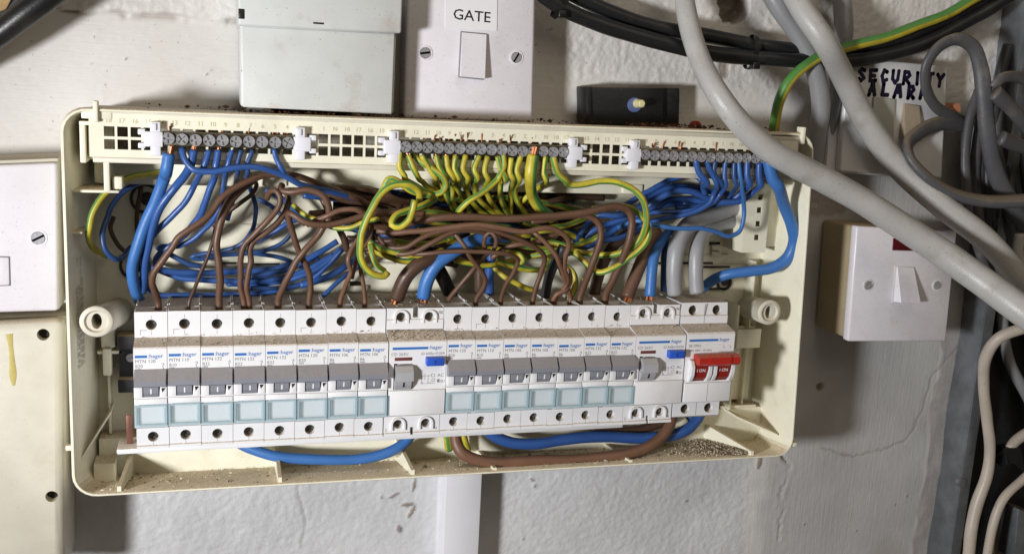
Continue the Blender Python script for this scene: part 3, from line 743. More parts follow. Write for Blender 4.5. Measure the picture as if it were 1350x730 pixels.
where = ['at the left end of the row, beside the dark rail end', 'second from the left end of the row', 'third from the left end of the row', 'fourth from the left end of the row', 'fifth from the left end of the row',
         'third to the left of the left-hand blue-button device', 'second to the left of the left-hand blue-button device', 'touching the left side of the left-hand blue-button device',
         'touching the right side of the left-hand blue-button device', 'second to the right of the left-hand blue-button device', 'third to the right of the left-hand blue-button device', 'in the middle of the right-hand set of seven breakers',
         'third to the left of the right-hand blue-button device', 'second to the left of the right-hand blue-button device', 'touching the left side of the right-hand blue-button device']
amp = {'MTN 120': 'B20', 'MTN 110': 'B10', 'MTN 132': 'B32', 'MTN 106': 'B6'}
proto = thing('breaker', 'x', 'circuit breaker', (0, 0, 0), 'row of white single circuit breakers')
breaker_parts(proto)
made = []
for i, s in enumerate(slots):
    loc = (s * 17.5 + (0.2 if s >= 10 else 0), random.uniform(-.25, .25), random.uniform(-.3, .3))
    lab = f'{amp[codes[i][0]]} breaker {where[i]}'
    if i == 0: r = proto; r['label'] = lab; r.location = Vector(loc) * MM
    else: r, _ = copy_thing(proto, loc, lab)
    WL[r.name] = loc; made.append((r, i))
for r, i in made:
    dz = random.uniform(-.7, .7); p = part('rating_print', prints(*codes[i]), M['ink'], r, local=True, smooth=0); p.location.z = dz * MM
    q = part('brand_print', brand(MB(), .9, 17.6, 6.2), M['inkblue'], r, local=True, smooth=0); q.location.z = (dz + random.uniform(-.3, .3)) * MM
    if i in (0, 1, 5, 9):
        g = MB(); g.box(3, 3.25, -.06, .2, 26.8, 29.6); g.box(3, 6.4, -.06, .2, 29.4, 29.65); part('moulded_line', g, M['ink'], r, local=True, smooth=0)

def two_pole_body(W, switch=False):
    b = MB()
    if not switch:
        b.prism([(0, 40), (44, 39.6), (44, -40), (0, -40), (-.9, -39.6), (-.9, -37.9), (0, -37.5), (0, -26.6), (-11.2, -23.4), (-12, -22.6), (-12, 22.2), (-11.4, 23), (.6, 26.6), (-.6, 27), (-.6, 33), (0, 33.4)], .25, W)
    else:
        b.prism([(1.4, 40.6), (44, 40), (44, -38), (2, -38), (0, -36.5), (0, -26.2), (-11, -23.4), (-12, -22.6), (-12, 22.6), (-11.2, 23.8), (.8, 26.6), (-.4, 27), (-.4, 32), (0.2, 32.6)], .25, W)
    c = MB()
    hx = (9, 26.2) if not switch else (9.2, 26.6)
    for x in hx:
        for z in (34.6, -32.4) if not switch else (35.6, -31.4): c.cyl(x, z, -3, 9, 2.8 if not switch else 3.3, 22)
    if not switch:
        c.box(16, 19.6, -2, 8, 34.2, 41); c.box(16.6, 18.6, -2, 8, -41, -34.6)
        c.box(3.2, 14.8, -14, -9.5, -6.6, 9.4)
    else:
        for x in (4.6, 21): c.box(x, x + 10.6, -14, -9, -8.4, 5)
    b = cut(b, c)
    if not switch:
        for x in hx:
            for z, s in ((34.6, 1), (-32.4, 1)):
                b.ring(x, z, -1.3, .3, 4.5, 3.4, 0, 180, 16)
                for sx in (-1, 1): b.box(x + sx * 3.95 - .55, x + sx * 3.95 + .55, -1.3, .3, z - 3.6, z)
        b.box(.6, W - .2, -13.2, -11.9, -22.3, -6.9, .4)
    else:
        b.box(.6, W - .2, -13, -11.9, -22.6, -9.6, .4)
    return b
def rcd(loc, label):
    r = thing('residual_current_device', label, 'safety switch', loc, 'pair of blue-button safety switches'); P = lambda n, m, k, **a: part(n, m, M[k], r, local=True, **a)
    P('body', two_pole_body(34.7), 'white')
    t = MB(); t.prism([(-12, 8.6), (-14.5, 8.4), (-17.4, 5.2), (-17.8, 0), (-12, 0)], 4, 14.2); tg = P('toggle', t, 'grey2', smooth=0)
    t = MB(); t.prism([(-12, 0), (-16.6, 0), (-15.6, -3), (-13.4, -6.2), (-10, -6.2)], 3.7, 13.4); part('toggle_stub', t, M['grey2'], tg, local=True, smooth=0)
    t = MB(); t.hexa([(8.3, -16.55, -1), (9.1, -16.55, -1), (9.1, -15.6, -4), (8.3, -15.6, -4)], [(8.3, -16, -1), (9.1, -16, -1), (9.1, -14.9, -4), (8.3, -14.9, -4)]); part('on_mark', t, M['inkblack'], tg, local=True)
    t = MB(); t.box(22, 32.6, -16.6, -11.5, 8.4, 13.4, .5); bt = P('test_button', t, 'bluebtn')
    t = MB(); t.text('T', 27.2, -16.68, 9.6, 3, .01, 1, 'C'); part('button_letter', t, M['inkblack'], bt, local=True, smooth=0)
    t = MB(); t.box(3.6, 14, -12.2, -11.9, 11.1, 13.1, .06); P('indicator_window', t, 'maroon')
    t = brand(MB(), 2.2, 17.8, 21.2, 3.3); P('brand_print', t, 'inkblue', smooth=0)
    t = MB(); t.text('CD 263U', 1.4, -12.1, 14.2, 2.6); t.text('63 A/IΔn=0.03A', 33.6, -12.1, 14.3, 2.35, 0, .92, 'R')
    t.text('AC', 29.6, -12.1, .6, 2.9); t.box(29.6, 31, -12.1, -12.02, -2.9, -.9); t.text('SU', 31.4, -12.1, -3, 2.4)
    P('rating_print', t, 'ink', smooth=0); t = MB()
    for pts in ([(20, 2), (20, -3.4)], [(22, 3), (22, -1)], [(24, 2), (24, -3.4)], [(20, 1.4), (26, 1.4)], [(19.4, -3.4), (28, -3.4)], [(26, 2.4), (28, 2.4), (28, .8), (26, .8), (26, 2.4)], [(26.4, -.4), (28, -.4), (28, -2.2), (26.4, -2.2), (26.4, -.4)],
                [(21, -3.4), (20.4, -2.2)], [(25, -3.4), (25.6, -2.2)], [(20.6, -6.6), (20.9, -8.2)]): t.stroke(pts, -12.08, .22)
    P('circuit_diagram', t, 'ink', smooth=0, kind='stuff'); t = MB()
    t.text('N', 31.4, -.72, 36.4, 2.8); t.text('N', 31.2, -.1, -36.6, 2.6); t.text('2', .9, -.1, -36.8, 2.6)
    pieces('pole_letter', t, M['ink'], r, local=True, smooth=0)
    for x in (9, 26.2):
        for z in (34.6, -32.4): s = MB(); s.screw(x, z, 3.6, 2.55, 2, random.uniform(0, 90)); s.cyl(x, z, 6.5, 8.8, 2.78, 20); P('terminal_screw', s, 'screwdark')
    g = MB(); g.box(.3, 34.6, -.7, 0, 26.95, 27.2); P('joint_line', g, 'ink'); return r
rcd((140.3, 0, 0), 'left-hand blue-button safety switch, set between the eighth and ninth single breakers')
rcd((297.7, 0, -.2), 'right-hand blue-button safety switch, next to the red main switch')

ms = thing('main_switch', 'two-pole main switch with red linked toggles marked ON at the right end', 'main switch', (333.2, 0, 0)); PM = lambda n, m, k, **a: part(n, m, M[k], ms, local=True, **a)
PM('body', two_pole_body(34.4, True), 'white')
t = MB(); t.prism([(-13, 10.2), (-19.4, 11.0), (-21.6, 9.4), (-22, 5.6), (-20, 4.0), (-13, 4.6)], 5.2, 34.2); t.prism([(-19.6, 11.6), (-22.4, 9.8), (-22.7, 5.4), (-20, 3.4)], 12.4, 27.6)
tb = PM('linked_handle', t, 'red', smooth=0)
t = MB(); t.ring(5.15, 7.4, 0, .1, .1, .05)
for x in (5.4, 21.6):
    t = MB(); t.prism([(-10, 5.4), (-16.8, 5.4), (-16.4, 0), (-14.4, -5.6), (-11, -9), (-9.6, -9)], x, x + 8.9); tg = PM('toggle', t, 'darkred', smooth=0)
    t = MB(); vs, fs, wd = text_geo('I ON', .012)
    t.add([(x + 1.2 + a * 2.9, -16.75 + (1 - b) * .28 + .05, -1.2 + b * 3) for a, b in vs], fs); part('on_letters', t, M['inkwhite'], tg, local=True, smooth=0)
q = MB()
for x in (2.6, 15, 18.7, 31.4):
    q.prism([(-11, 6.5), (-15.2, 6), (-17.4, 2.5), (-17.2, -3), (-14.6, -8), (-11, -9.4)], x, x + 2.1)
PM('toggle_guard', q, 'white', smooth=50)
PM('brand_print', brand(MB(), 1.8, 18, 20.6, 3.2), 'inkblue', smooth=0)
q = MB(); q.text('SB 299U', 1.6, -12.1, 14.3, 2.5); q.text('100A 400V~ 50-60Hz', 1.6, -12.1, 11.4, 1.9)
for x in (26.4, 31): q.stroke([(x, 15), (x + 1, 13.8), (x + .4, 12.8)], -12.1, .25)
PM('rating_print', q, 'ink', smooth=0)
for x in (9.2, 26.6):
    for z in (35.6, -31.4): s = MB(); s.screw(x, z, 2.6, 2.6, 1, random.uniform(20, 80), 1.1, .2); s.cyl(x, z, 6.2, 8.8, 3.2, 20); PM('terminal_screw', s, 'brass')
g = MB(); g.box(17.2, 17.45, -.5, 0, 27.2, 40); g.box(17.2, 17.45, -13.06, -12.8, -22, -10); g.box(17.2, 17.45, -.1, .1, -36, -27); pieces('joint_line', g, M['ink'], ms, local=True)

# ------------------------------------------------------------------ terminal bars
def terminal_bar(x0, n, pitch, label):
    x1 = x0 + (n - 1) * pitch
    t = thing('terminal_bar', label, 'terminal bar', (x0, 8, 132), 'brass terminal bars along the top of the case')
    b = MB(); b.box(x0 - 3.2, x1 + 3.2, -2.2, 1.4, 132.0, 139.6, .5)
    c = MB()
    for k in range(n): c.cyl(x0 + k * pitch, 135.8, -4, .6, 3.0, 18)
    part('bar', b, M['brass'], t)
    for k in range(n):
        s = MB(); x = x0 + k * pitch; z = 135.7 + random.uniform(-.25, .25)
        s.ring(x, z, -3.7, -2.1, 3.15, 2.7, n=20); s.screw(x, z, -3.5, 2.72, 2, random.uniform(0, 90), 1.1, .19)
        part('terminal_screw', s, M['steel'], t, smooth=30)
    for sx, xe in ((-1, x0 - 3.4), (1, x1 + 3.4)):
        q = MB(); a, b_ = sorted((xe - sx * .5, xe + sx * 9)); q.box(a, b_, -3.2, 3, 131.2, 139.2, .5)
        c0 = xe + sx * 3.2; q.box(c0 - 2.6, c0 + 2.6, -2.8, 2, 139.0, 144.4, .4); q.box(c0 - 2.6, c0 + 2.6, -2.8, 2, 126.4, 131.4, .4)
        a, b_ = sorted((xe + sx * 8.4, xe + sx * 12)); q.box(a, b_, -2.6, 1.5, 137.4, 140.4, .4); q.box(a, b_, -2.6, 1.5, 130.2, 133, .4)
        q.box(c0 - 2.2, c0 + .6, -3.7, -2.5, 140, 143.6, .3)
        part('end_clip', q, M['clip'], t)
    cu = MB()
    for k in range(n):
        if random.random() < .62:
            for r_ in range(random.choice((1, 2, 3))):
                x = x0 + k * pitch + random.uniform(-1.6, 1.6); y = random.uniform(.5, 4)
                P = np.array([[x, y, 138, .42], [x + random.uniform(-.4, .4), y, 141, .42], [x + random.uniform(-1, 1), y - random.uniform(0, 2), 141.5 + random.uniform(0, 3.5), .4]])
                s = tube(spline(P, .8), 6); cu.add(s.v, s.f)
    part('copper_ends', cu, M['copper'], t, smooth=70, kind='stuff')
    return t
terminal_bar(19.4, 10, 6.98, 'left terminal bar of ten screws holding blue wires')
terminal_bar(148.2, 16, 6.42, 'middle terminal bar of sixteen screws holding the green and yellow wires')
terminal_bar(298.4, 14, 6.42, 'right terminal bar passing under the big pale grey cable, holding blue wires')

# ------------------------------------------------------------------ things on the wall
def quad(px, y): return [at(u, v, y)[[0, 2]] for u, v in px]           # TL, TR, BR, BL
def Q(qd, s, t):        # s to the right, t upwards, 0..1
    TL, TR, BR, BL = qd; return (1 - t) * ((1 - s) * BL + s * BR) + t * ((1 - s) * TL + s * TR)
def qbox(mb, qd, y0, y1, b=.8, s0=0, s1=1, t0=0, t1=1, grow=0):
    w_ = np.linalg.norm(qd[1] - qd[0]); h_ = np.linalg.norm(qd[0] - qd[3])
    k = MB(); k.box(s0 * w_ - grow, s1 * w_ + grow, y0, y1, t0 * h_ - grow, t1 * h_ + grow, b)
    vs = [(*(Q(qd, x / w_, z / h_)), y) for x, y, z in k.v]; return mb.add([(a, y, c) for a, c, y in vs], k.f)
def qplate_screw(qd, s, t, y, r, slots, ang): p = Q(qd, s, t); return MB().screw(p[0], p[1], y, r, slots, ang, .8, .16)

# gate switch
g = quad([(538, -18), (707, -14), (703, 161), (533, 156)], 32); org = (195, 62, 152)
t = thing('light_switch', 'white switch plate labelled GATE above the case', 'switch', org)
b = MB(); qbox(b, g, 32, 38, 2.2); part('plate', b, M['plate'], t, smooth=60)
b = MB(); qbox(b, g, 38, 62, 1, .02, .98, .02, .98); part('back_box', b, M['plate'], t)
def rect_in(px, y): return quad(px, y)
rk = quad([(609, 43), (641, 46), (637, 104), (606, 101)], 31)
b = MB(); qbox(b, rk, 31.4, 33, .3, grow=.7); fr_ = part('rocker_frame', b, M['ink'], t)
b = MB(); fq = [(p[0], p[1]) for p in rk]
(TLx, TLz), (TRx, TRz), (BRx, BRz), (BLx, BLz) = fq
b.hexa([(BLx, 26.8, BLz), (BRx, 26.8, BRz), (TRx, 30.2, TRz), (TLx, 30.2, TLz)], [(BLx, 33, BLz), (BRx, 33, BRz), (TRx, 33, TRz), (TLx, 33, TLz)]); part('rocker', b, M['plate'], t)
for u, v, a in ((561, 70, 10), (681, 76, 60)):
    p = at(u, v, 31.5); b = MB(); b.screw(p[0], p[2], 31.2, 3.3, 1, a, .8, .2); sc_ = part('plate_screw', b, M['steel'], t)
    b = MB(); b.ring(p[0], p[2], 31.6, 33, 4.4, 3.4); part('screw_recess', b, M['plate'], sc_)
lb = quad([(588, -22), (656, -20), (655, 41), (587, 38)], 31.4); b = MB(); qbox(b, lb, 31.5, 32.0, 0); st = part('sticker', b, M['paper'], t, smooth=0)
p = at(622, 21, 31.4); b = MB(); vs, fs, wd = text_geo('GATE', .006); sz = 8.8; an = math.radians(-1.5)
b.add([(p[0] + (a - wd / 2) * sz * 1.08 * math.cos(an) - c * sz * math.sin(an) * 0, 31.40, p[2] - 3 + c * sz + (a - wd / 2) * sz * math.sin(an)) for a, c in vs], fs); part('gate_lettering', b, M['inkblack'], st, smooth=0)

# pale grey box with a lid
g = quad([(314, -40), (529, -30), (522, 151), (316, 141)], 14); org = (100, 62, 154)
t = thing('junction_box', 'pale grey plastic box with a lift-up lid, left of the GATE switch', 'junction box', org)
b = MB(); qbox(b, g, 15, 60, 1.6, .006, .985, .0, .80); part('body', b, M['greybox'], t, smooth=60)
b = MB(); qbox(b, g, 11.5, 60, 1.2, -.004, 1.01, .595, 1.0); qbox(b, g, 14.2, 16, .3, .02, .97, .0, .59); part('lid', b, M['greybox'], t, smooth=60)
b = MB(); p = at(420, 31, 11.4); b.box(p[0] - 3, p[0] + 3, 11.35, 12, p[2] - .5, p[2] + .5, .1); p = at(318, 18, 11.4); b.box(p[0] - 1.5, p[0] + 2, 11.3, 13, p[2] - 3, p[2] + 2.6, .5); pieces('lid_slot', b, M['blackhole'], t)
b = MB(); qbox(b, g, 22, 58, .5, .05, .2, -.05, .01); qbox(b, g, 24, 58, .5, .72, .95, -.04, .01); pieces('foot', b, M['greybox'], t)

# black terminal block with a yellowed stud
g = quad([(772, 114), (900, 116), (899, 166), (773, 163)], 42)
t = thing('terminal_block', 'dusty black plastic block with a yellowed stud on its front, standing on the case top', 'terminal block', (308, 62, 152))
b = MB(); qbox(b, g, 42, 60, 1.0, .0, .8); qbox(b, g, 46, 60, .8, .79, 1.0, .0, 1.0); qbox(b, g, 40.8, 43, .4, .01, .05); part('body', b, M['black'], t)
p = at(839, 137, 40); b = MB(); b.cyl(p[0] - .6, p[2] - .8, 40.6, 42.2, 4.6, 20, 5); sd = part('washer', b, M['bluewash'], t)
b = MB(); b.cyl(p[0] + .8, p[2] + .3, 33, 41, 2.4, 16, 3.1); b.cyl(p[0] + .8, p[2] + .3, 32.2, 33.2, 1.7, 16, 2.3); part('stud', b, M['yellowtip'], t)
p = at(917, 166, 52); b = MB(); b.ring(p[0], p[2], 50, 55, 3.4, 1.9); solo('red_clip', b, M['red'], 'small red plastic ring behind the top edge of the case', 'clip')

# blank white plate and old cream box on the left
g = quad([(-130, 222), (75, 214), (77, 410), (-130, 416)], 14)
t = thing('socket_plate', 'white wall plate with a slotted screw, cut off by the left edge', 'wall plate', (-70, 62, 60))
b = MB(); qbox(b, g, 14, 19, 1.8); part('plate', b, M['plate'], t, smooth=60)
b = MB(); qbox(b, g, 19, 61, 1.2, -.0, 1.0, -.005, 1.025); part('back_box', b, M['cream_old'], t)
p = at(50, 314, 13.4); b = MB(); b.screw(p[0], p[2], 13.2, 3.5, 1, 28, .8, .18); sc_ = part('plate_screw', b, M['steel'], t)
b = MB(); b.ring(p[0], p[2], 13.7, 15, 4.6, 3.6); part('screw_recess', b, M['plate'], sc_)
rk = quad([(-20, 338), (12, 339), (13, 376), (-20, 377)], 13.4); b = MB(); qbox(b, rk, 13.7, 15, .3, grow=.4); rf = part('rocker_frame', b, M['ink'], t); b = MB(); qbox(b, rk, 13.0, 15, 1.0); part('rocker', b, M['plate'], rf)
g = quad([(-130, 432), (85, 421), (86, 760), (-130, 760)], 12)
t = thing('adaptable_box', 'old cream box with screw holes and a varnish drip, below the white plate at left', 'junction box', (-70, 62, -40))
b = MB(); qbox(b, g, 12, 26, 5); c = MB()
for u, v in ((57, 441), (68, 654)): p = at(u, v, 12); c.cyl(p[0], p[2], 8, 22, 3.3, 20)
part('lid', cut(b, c), M['cream_old'], t, smooth=50)
b = MB(); qbox(b, g, 26, 61, 1, -.0, .996, .0, .994); part('body', b, M['cream_old'], t)
for u, v in ((57, 441), (68, 654)): p = at(u, v, 17); b = MB(); b.screw(p[0], p[2], 17.5, 3.0, 1, 40, .8, .2); part('lid_screw', b, M['blackhole'], t)
b = MB(); P = path([(12, 440), (14, 455), (16, 475), (17, 495), (18, 508)], 11.9, [9, 6, 5, 8, 9, 3]); s = tube(spline(P), 8, .16); part('drip', s, M['drip'], t, smooth=70)

# fused spur marked by hand
g = quad([(1118, 76), (1250, 87), (1242, 235), (1108, 226)], 40)
t = thing('fused_spur', 'white wall unit marked SECURITY ALARM by hand, behind the grey cables at upper right', 'switch', (495, 62, 125))
b = MB(); qbox(b, g, 40, 47, 1.4); part('plate', b, M['dimplate'], t, smooth=60)
b = MB(); qbox(b, g, 47, 61, 1, -.08, 1.0, -.02, 1.0); part('back_box', b, M['dimplate'], t)
fz = quad([(1151, 128), (1179, 131), (1177, 187), (1149, 184)], 39); b = MB(); qbox(b, fz, 38, 41, .5); fh = part('fuse_holder', b, M['fuseplastic'], t)
b = MB()
for k, ch in enumerate('FUSE'): p = at(1164, 140 + k * 12.5, 37.9); b.text(ch, p[0], 37.9, p[2] - 1.5, 4.2, .005, 1, 'C')
part('fuse_lettering', b, M['emboss'], fh, smooth=0)
rk = quad([(1193, 137), (1212, 140), (1209, 186), (1187, 182)], 38); (a0, a1), (b0, b1), (c0, c1), (d0, d1) = rk
b = MB(); b.hexa([(d0, 33, d1), (c0, 33, c1), (b0, 38, b1), (a0, 38, a1)], [(d0, 41, d1), (c0, 41, c1), (b0, 41, b1), (a0, 41, a1)]); part('rocker', b, M['dustyrocker'], t, label='dusty rocker', smooth=0)
LET = {'S': [(.9, .9), (.4, 1), (.1, .75), (.5, .5), (.9, .25), (.5, 0), (.1, .1)], 'E': [(.9, 1), (.1, .9), (.1, .5), (.7, .5), (.1, .45), (.1, 0), (.9, .1)], 'C': [(.9, .9), (.4, 1), (.1, .5), (.4, 0), (.9, .2)], 'U': [(.1, 1), (.1, .3), (.5, 0), (.9, .3), (.9, 1)],
       'R': [(.1, 0), (.1, 1), (.7, 1), (.9, .75), (.6, .5), (.1, .5), (.9, 0)], 'I': [(.5, 1), (.5, 0)], 'T': [(0, .95), (1, 1), (.6, 1), (.6, 0)], 'Y': [(0, 1), (.4, .6), (.9, 1), (.4, .5), (.4, 0)], 'A': [(0, 0), (.4, 1), (.6, 1), (.95, 0), (.8, .4), (.2, .4)],
       'L': [(.15, 1), (.15, .1), (.95, .05)], 'M': [(0, 0), (.1, 1), (.5, .4), (.9, 1), (1, 0)]}
def pen(mb, word, u0, v0, u1, v1, y, wd, h):
    for k, ch in enumerate(word):
        p = at(u0 + (u1 - u0) * k / (len(word) - 1), v0 + (v1 - v0) * k / (len(word) - 1), y); w_ = 5.4 if ch not in 'I' else 4
        pts = [(p[0] + a * w_ + U_(-.3, .3), p[2] + c * h + U_(-.3, .3)) for a, c in LET[ch]]; mb.stroke(pts, y, wd)
        for q in pts: mb.ring(q[0], q[1], y, y + .1, wd * .56, .01, n=9)
U_ = random.uniform
b = MB(); pen(b, 'SECURITY', 1131, 106, 1235, 113, 39.85, 2.7, 8.0); pen(b, 'ALARM', 1145, 125, 1213, 130, 39.8, 2.9, 7.8); part('handwriting', b, M['marker'], t, smooth=0)
b = MB(); p = at(1255, 143, 45); b.hexa([(p[0] - 4, 40, p[2] - 3), (p[0] + 4, 40, p[2] - 2), (p[0] + 2, 40, p[2] + 4), (p[0] - 2, 40, p[2] + 2)], [(p[0] - 5, 58, p[2] - 3), (p[0] + 4, 58, p[2] - 2), (p[0] + 2, 58, p[2] + 4), (p[0] - 2, 58, p[2] + 2)]); solo('orange_plug', b, M['orange'], 'small orange wall plug beside the handwritten alarm unit', 'wall plug')

# double pole switch with indicator
g = quad([(1130, 298), (1262, 305), (1247, 450), (1118, 450)], 18)
t = thing('isolator_switch', 'white switch with a dark red indicator window, under the big pale cable at right', 'switch', (520, 62, 5))
b = MB(); qbox(b, g, 18, 25, 1.3); part('plate', b, M['plate'], t, smooth=60)
b = MB(); qbox(b, g, 25, 61, 2.2, .015, .985, .01, .99); part('back_box', b, M['pattress'], t, smooth=60)
b = MB(); qbox(b, quad([(1178, 314), (1219, 317), (1218, 331), (1177, 330)], 17.4), 17.2, 19, .3); nf = part('indicator', b, M['neon'], t)
rk = quad([(1182, 352), (1206, 353), (1206, 399), (1178, 398)], 17); (a0, a1), (b0, b1), (c0, c1), (d0, d1) = rk
b = MB(); b.hexa([(d0 + 1.5, 10.5, d1 + 1), (c0 - .2, 10.5, c1 + 1), (b0 - .8, 16.9, b1), (a0 + .8, 16.9, a1)], [(d0, 20, d1), (c0, 20, c1), (b0, 20, b1), (a0, 20, a1)]); part('rocker', b, M['plate'], t, smooth=0)
b = MB(); qbox(b, rk, 17.6, 19, .2, grow=.7); part('rocker_frame', b, M['dimplate'], t)
for u, v, a in ((1145, 376, 30), (1236, 376, 60)):
    p = at(u, v, 17.4); b = MB(); b.screw(p[0], p[2], 17.1, 3.1, 1, a, .8, .2); s_ = part('plate_screw', b, M['steel'], t); b = MB(); b.ring(p[0], p[2], 17.6, 19, 4.2, 3.2); part('screw_recess', b, M['plate'], s_)

# white vertical trunking under the case
b = MB(); x0 = at(585, 680, 45)[0]; x1 = at(632, 680, 45)[0]
b.box(x0, x1, 43, 62.5, -330, -66, .8); b.box(x0 - 1.6, x0 + .4, 55, 62.5, -330, -66, .4)
solo('cable_trunking', b, M['whitepvc'], 'white square plastic trunking running down the wall under the case', 'trunking')

# steel trunking at the right edge
t = thing('steel_trunking', 'open galvanised steel trunking standing along the right edge, full of cables', 'trunking', (620, 62, -250))
b = MB(); b.box(611.5, 613, 38, 66, -330, 380, .3); b.box(611.5, 621, 36.6, 38, -330, 380, .3); part('side_panel', b, M['galv'], t)
b = MB(); b.box(613, 760, 58, 60, -330, 380, .2); b.box(758, 760, 36, 64, -330, 380, .2); part('back_panel', b, M['galvdark'], t)
p = at(1268, 635, 37); b = MB(); b.screw(p[0] - 1, p[2], 35.2, 4, 1, 60, .8, .16); part('trunking_screw', b, M['galv'], t)
b = MB(); q_ = quad([(1338, 668), (1362, 676), (1362, 735), (1332, 735)], 30); qbox(b, q_, 26, 44, .6); solo('steel_offcut', b, M['galv'], 'grey metal strip standing in the bottom right corner of the steel trunking', 'metal strip')
P = at(1352, 716, 46); b = MB(); b.cyl(P[0], P[2], 44, 57.8, 24, 36); solo('beige_disc', b, M['pattress'], 'beige round base behind the metal strip in the bottom right corner', 'round base')

# ------------------------------------------------------------------ heavy cables outside the case
TG = 'grey cables hanging in front of the wall at upper right'
wire('grey_cable', 'ltgrey', 'thick pale grey cable sweeping across the corner of the case to the right edge', [(903, -30), (906, 20), (924, 85), (958, 142), (1010, 193), (1080, 234), (1150, 273), (1230, 324), (1290, 368), (1350, 413), (1410, 455)], [38, 28, 12, -5, -9, -10, -14, -26, -46, -72, -90], [26, 27, 28, 31, 33, 34, 35, 37, 38, 40, 42], 'cable', TG, n=20, wob=.012)
wire('grey_cable', 'ltgrey', 'second pale grey cable dropping past the left side of the handwritten alarm unit', [(1040, -30), (1057, 10), (1084, 53), (1113, 106), (1147, 168), (1187, 222), (1240, 270), (1300, 315), (1350, 372), (1400, 430)], [36, 22, 12, 27, 29, 24, 8, -8, -20, -30], [30, 31, 31, 31, 32, 33, 32, 30, 30], 'cable', TG, n=20, wob=.012)
wire('grey_cable', 'midgrey', 'mid grey cable passing behind the pale one, above the top right corner of the case', [(1005, -30), (1025, 5), (1052, 45), (1073, 92), (1081, 140), (1078, 185), (1074, 215)], [44, 40, 36, 34, 36, 40, 44], [26, 26, 25, 24, 23, 22], 'cable', TG, n=16)
wire('grey_cable', 'midgrey', 'short grey cable hanging from the top edge behind the green and yellow wire', [(1106, -30), (1112, 10), (1113, 45), (1104, 85), (1102, 130), (1092, 180), (1082, 225)], [50, 46, 42, 44, 48, 52, 55], [24, 25, 24, 20, 17, 16], 'cable', TG, n=16)
wire('earth_wire', 'earthhalf', 'thick green and yellow wire curving down to the top right corner of the case', [(1340, -28), (1290, -4), (1240, 22), (1180, 45), (1120, 62), (1076, 77), (1044, 103), (1027, 135), (1021, 165), (1020, 185)], [28, 27, 26, 26, 26, 26, 26, 30, 36, 44], 14, 'wire', None, n=16, phase=.25)
BG = 'black cables tied together across the top'
wire('black_cable', 'blackcable', 'upper of two black cables tied together across the top', [(700, -40), (745, -12), (800, 14), (870, 37), (940, 49), (1000, 60), (1060, 67), (1140, 62), (1220, 38), (1290, 2), (1330, -25)], [40, 38, 36], 19, 'cable', BG, n=16)
wire('black_cable', 'blackcable', 'lower of two black cables tied together across the top', [(690, -26), (730, 4), (790, 31), (860, 54), (925, 68), (985, 76), (1060, 80), (1140, 78), (1215, 58), (1290, 20), (1335, -8)], [34, 33, 34], 20, 'cable', BG, n=16)
for u, v, a, lb_ in ((741, 3, 62, 'black cable tie on the black cables, near the GATE switch'), (990, 69, 84, 'black cable tie on the black cables, near the pale grey cable')):
    p = at(u, v, 36); b = MB(); n = 22; ca, sa = math.cos(math.radians(a)), math.sin(math.radians(a))
    vs = []
    for k in range(n):
        th = 2 * math.pi * k / n; r_ = 11.5 * math.cos(th); yy = 36 + 7.5 * math.sin(th)
        for d in (-1.6, 1.6): vs.append((p[0] + r_ * ca * 1 + d * sa, yy, p[2] + r_ * sa - d * ca))
    b.add(vs, [(2 * k, 2 * k + 1, 2 * ((k + 1) % n) + 1, 2 * ((k + 1) % n)) for k in range(n)])
    hx = p[0] - 9 * ca * .6; hz = p[2] - 9 * sa; b.box(hx - 2.6, hx + 2.6, 25.5, 31, hz - 2.2, hz + 2.2, .5); solo('cable_tie', b, M['tape'], lb_, 'cable tie', smooth=60)
wire('black_cable', 'blackcable', 'thick black cable crossing the top left corner', [(-60, 80), (-5, 48), (30, 22), (70, -8), (110, -40)], [38, 31, 28], 32, 'cable', None, n=18)
wire('black_cable', 'charcoal', 'thin dark cable beside the thick black one in the top left corner', [(-40, 42), (0, 20), (30, -3), (60, -30)], [44, 44], 13, 'cable', None)
b = MB(); q_ = quad([(-60, -30), (30, -30), (8, 12), (-60, 44)], 40); qbox(b, q_, 40, 60, .6); solo('wood_batten', b, M['wood'], 'bare wood end showing in the extreme top left corner', 'batten')

# tangle at the right edge
DG = 'dusty grey cables tangled at the right edge'
def gcable(label, pts, y, w_, mat='dkgrey', flat=.62, **k): return wire('grey_cable', mat, label, pts, y, w_, 'cable', DG, flat=flat, n=14, **k)
gcable('flat grey cable bent into a round loop over the handwriting', [(1268, 160), (1252, 152), (1233, 140), (1221, 115), (1222, 86), (1238, 62), (1262, 52), (1282, 62), (1293, 90), (1298, 130), (1302, 180), (1312, 225), (1330, 262), (1352, 300)], [44, 34, 26, 22, 20, 18, 20, 24], [15, 16, 17, 18, 19, 21, 22, 23])
gcable('flat grey cable that bends sharply in front of the alarm unit and runs right', [(1275, 166), (1240, 163), (1212, 174), (1197, 190), (1200, 208), (1220, 232), (1252, 254), (1300, 265), (1360, 264)], [44, 36, 28, 22, 14, 8, 4, 0], [18, 20, 22, 21, 23, 24, 25], 'dkgrey')
gcable('grey cable stub curving down in the tangle, topmost of the cut ends', [(1310, 116), (1318, 105), (1335, 101), (1360, 108)], [14, 12, 16], 15)
gcable('stout flat grey cable slanting down right from the tangle top', [(1312, 122), (1332, 142), (1352, 165), (1372, 190)], [4, 8, 12], 20)
gcable('short grey cable end pointing left, beside the stout slanting one', [(1320, 182), (1338, 190), (1365, 199)], [0, 4, 8], 19)
gcable('grey cable hanging straight down, left edge of the tangle', [(1290, 120), (1278, 160), (1273, 210), (1276, 270), (1290, 330), (1320, 400)], [40, 34, 30, 34], 13, flat=.8)
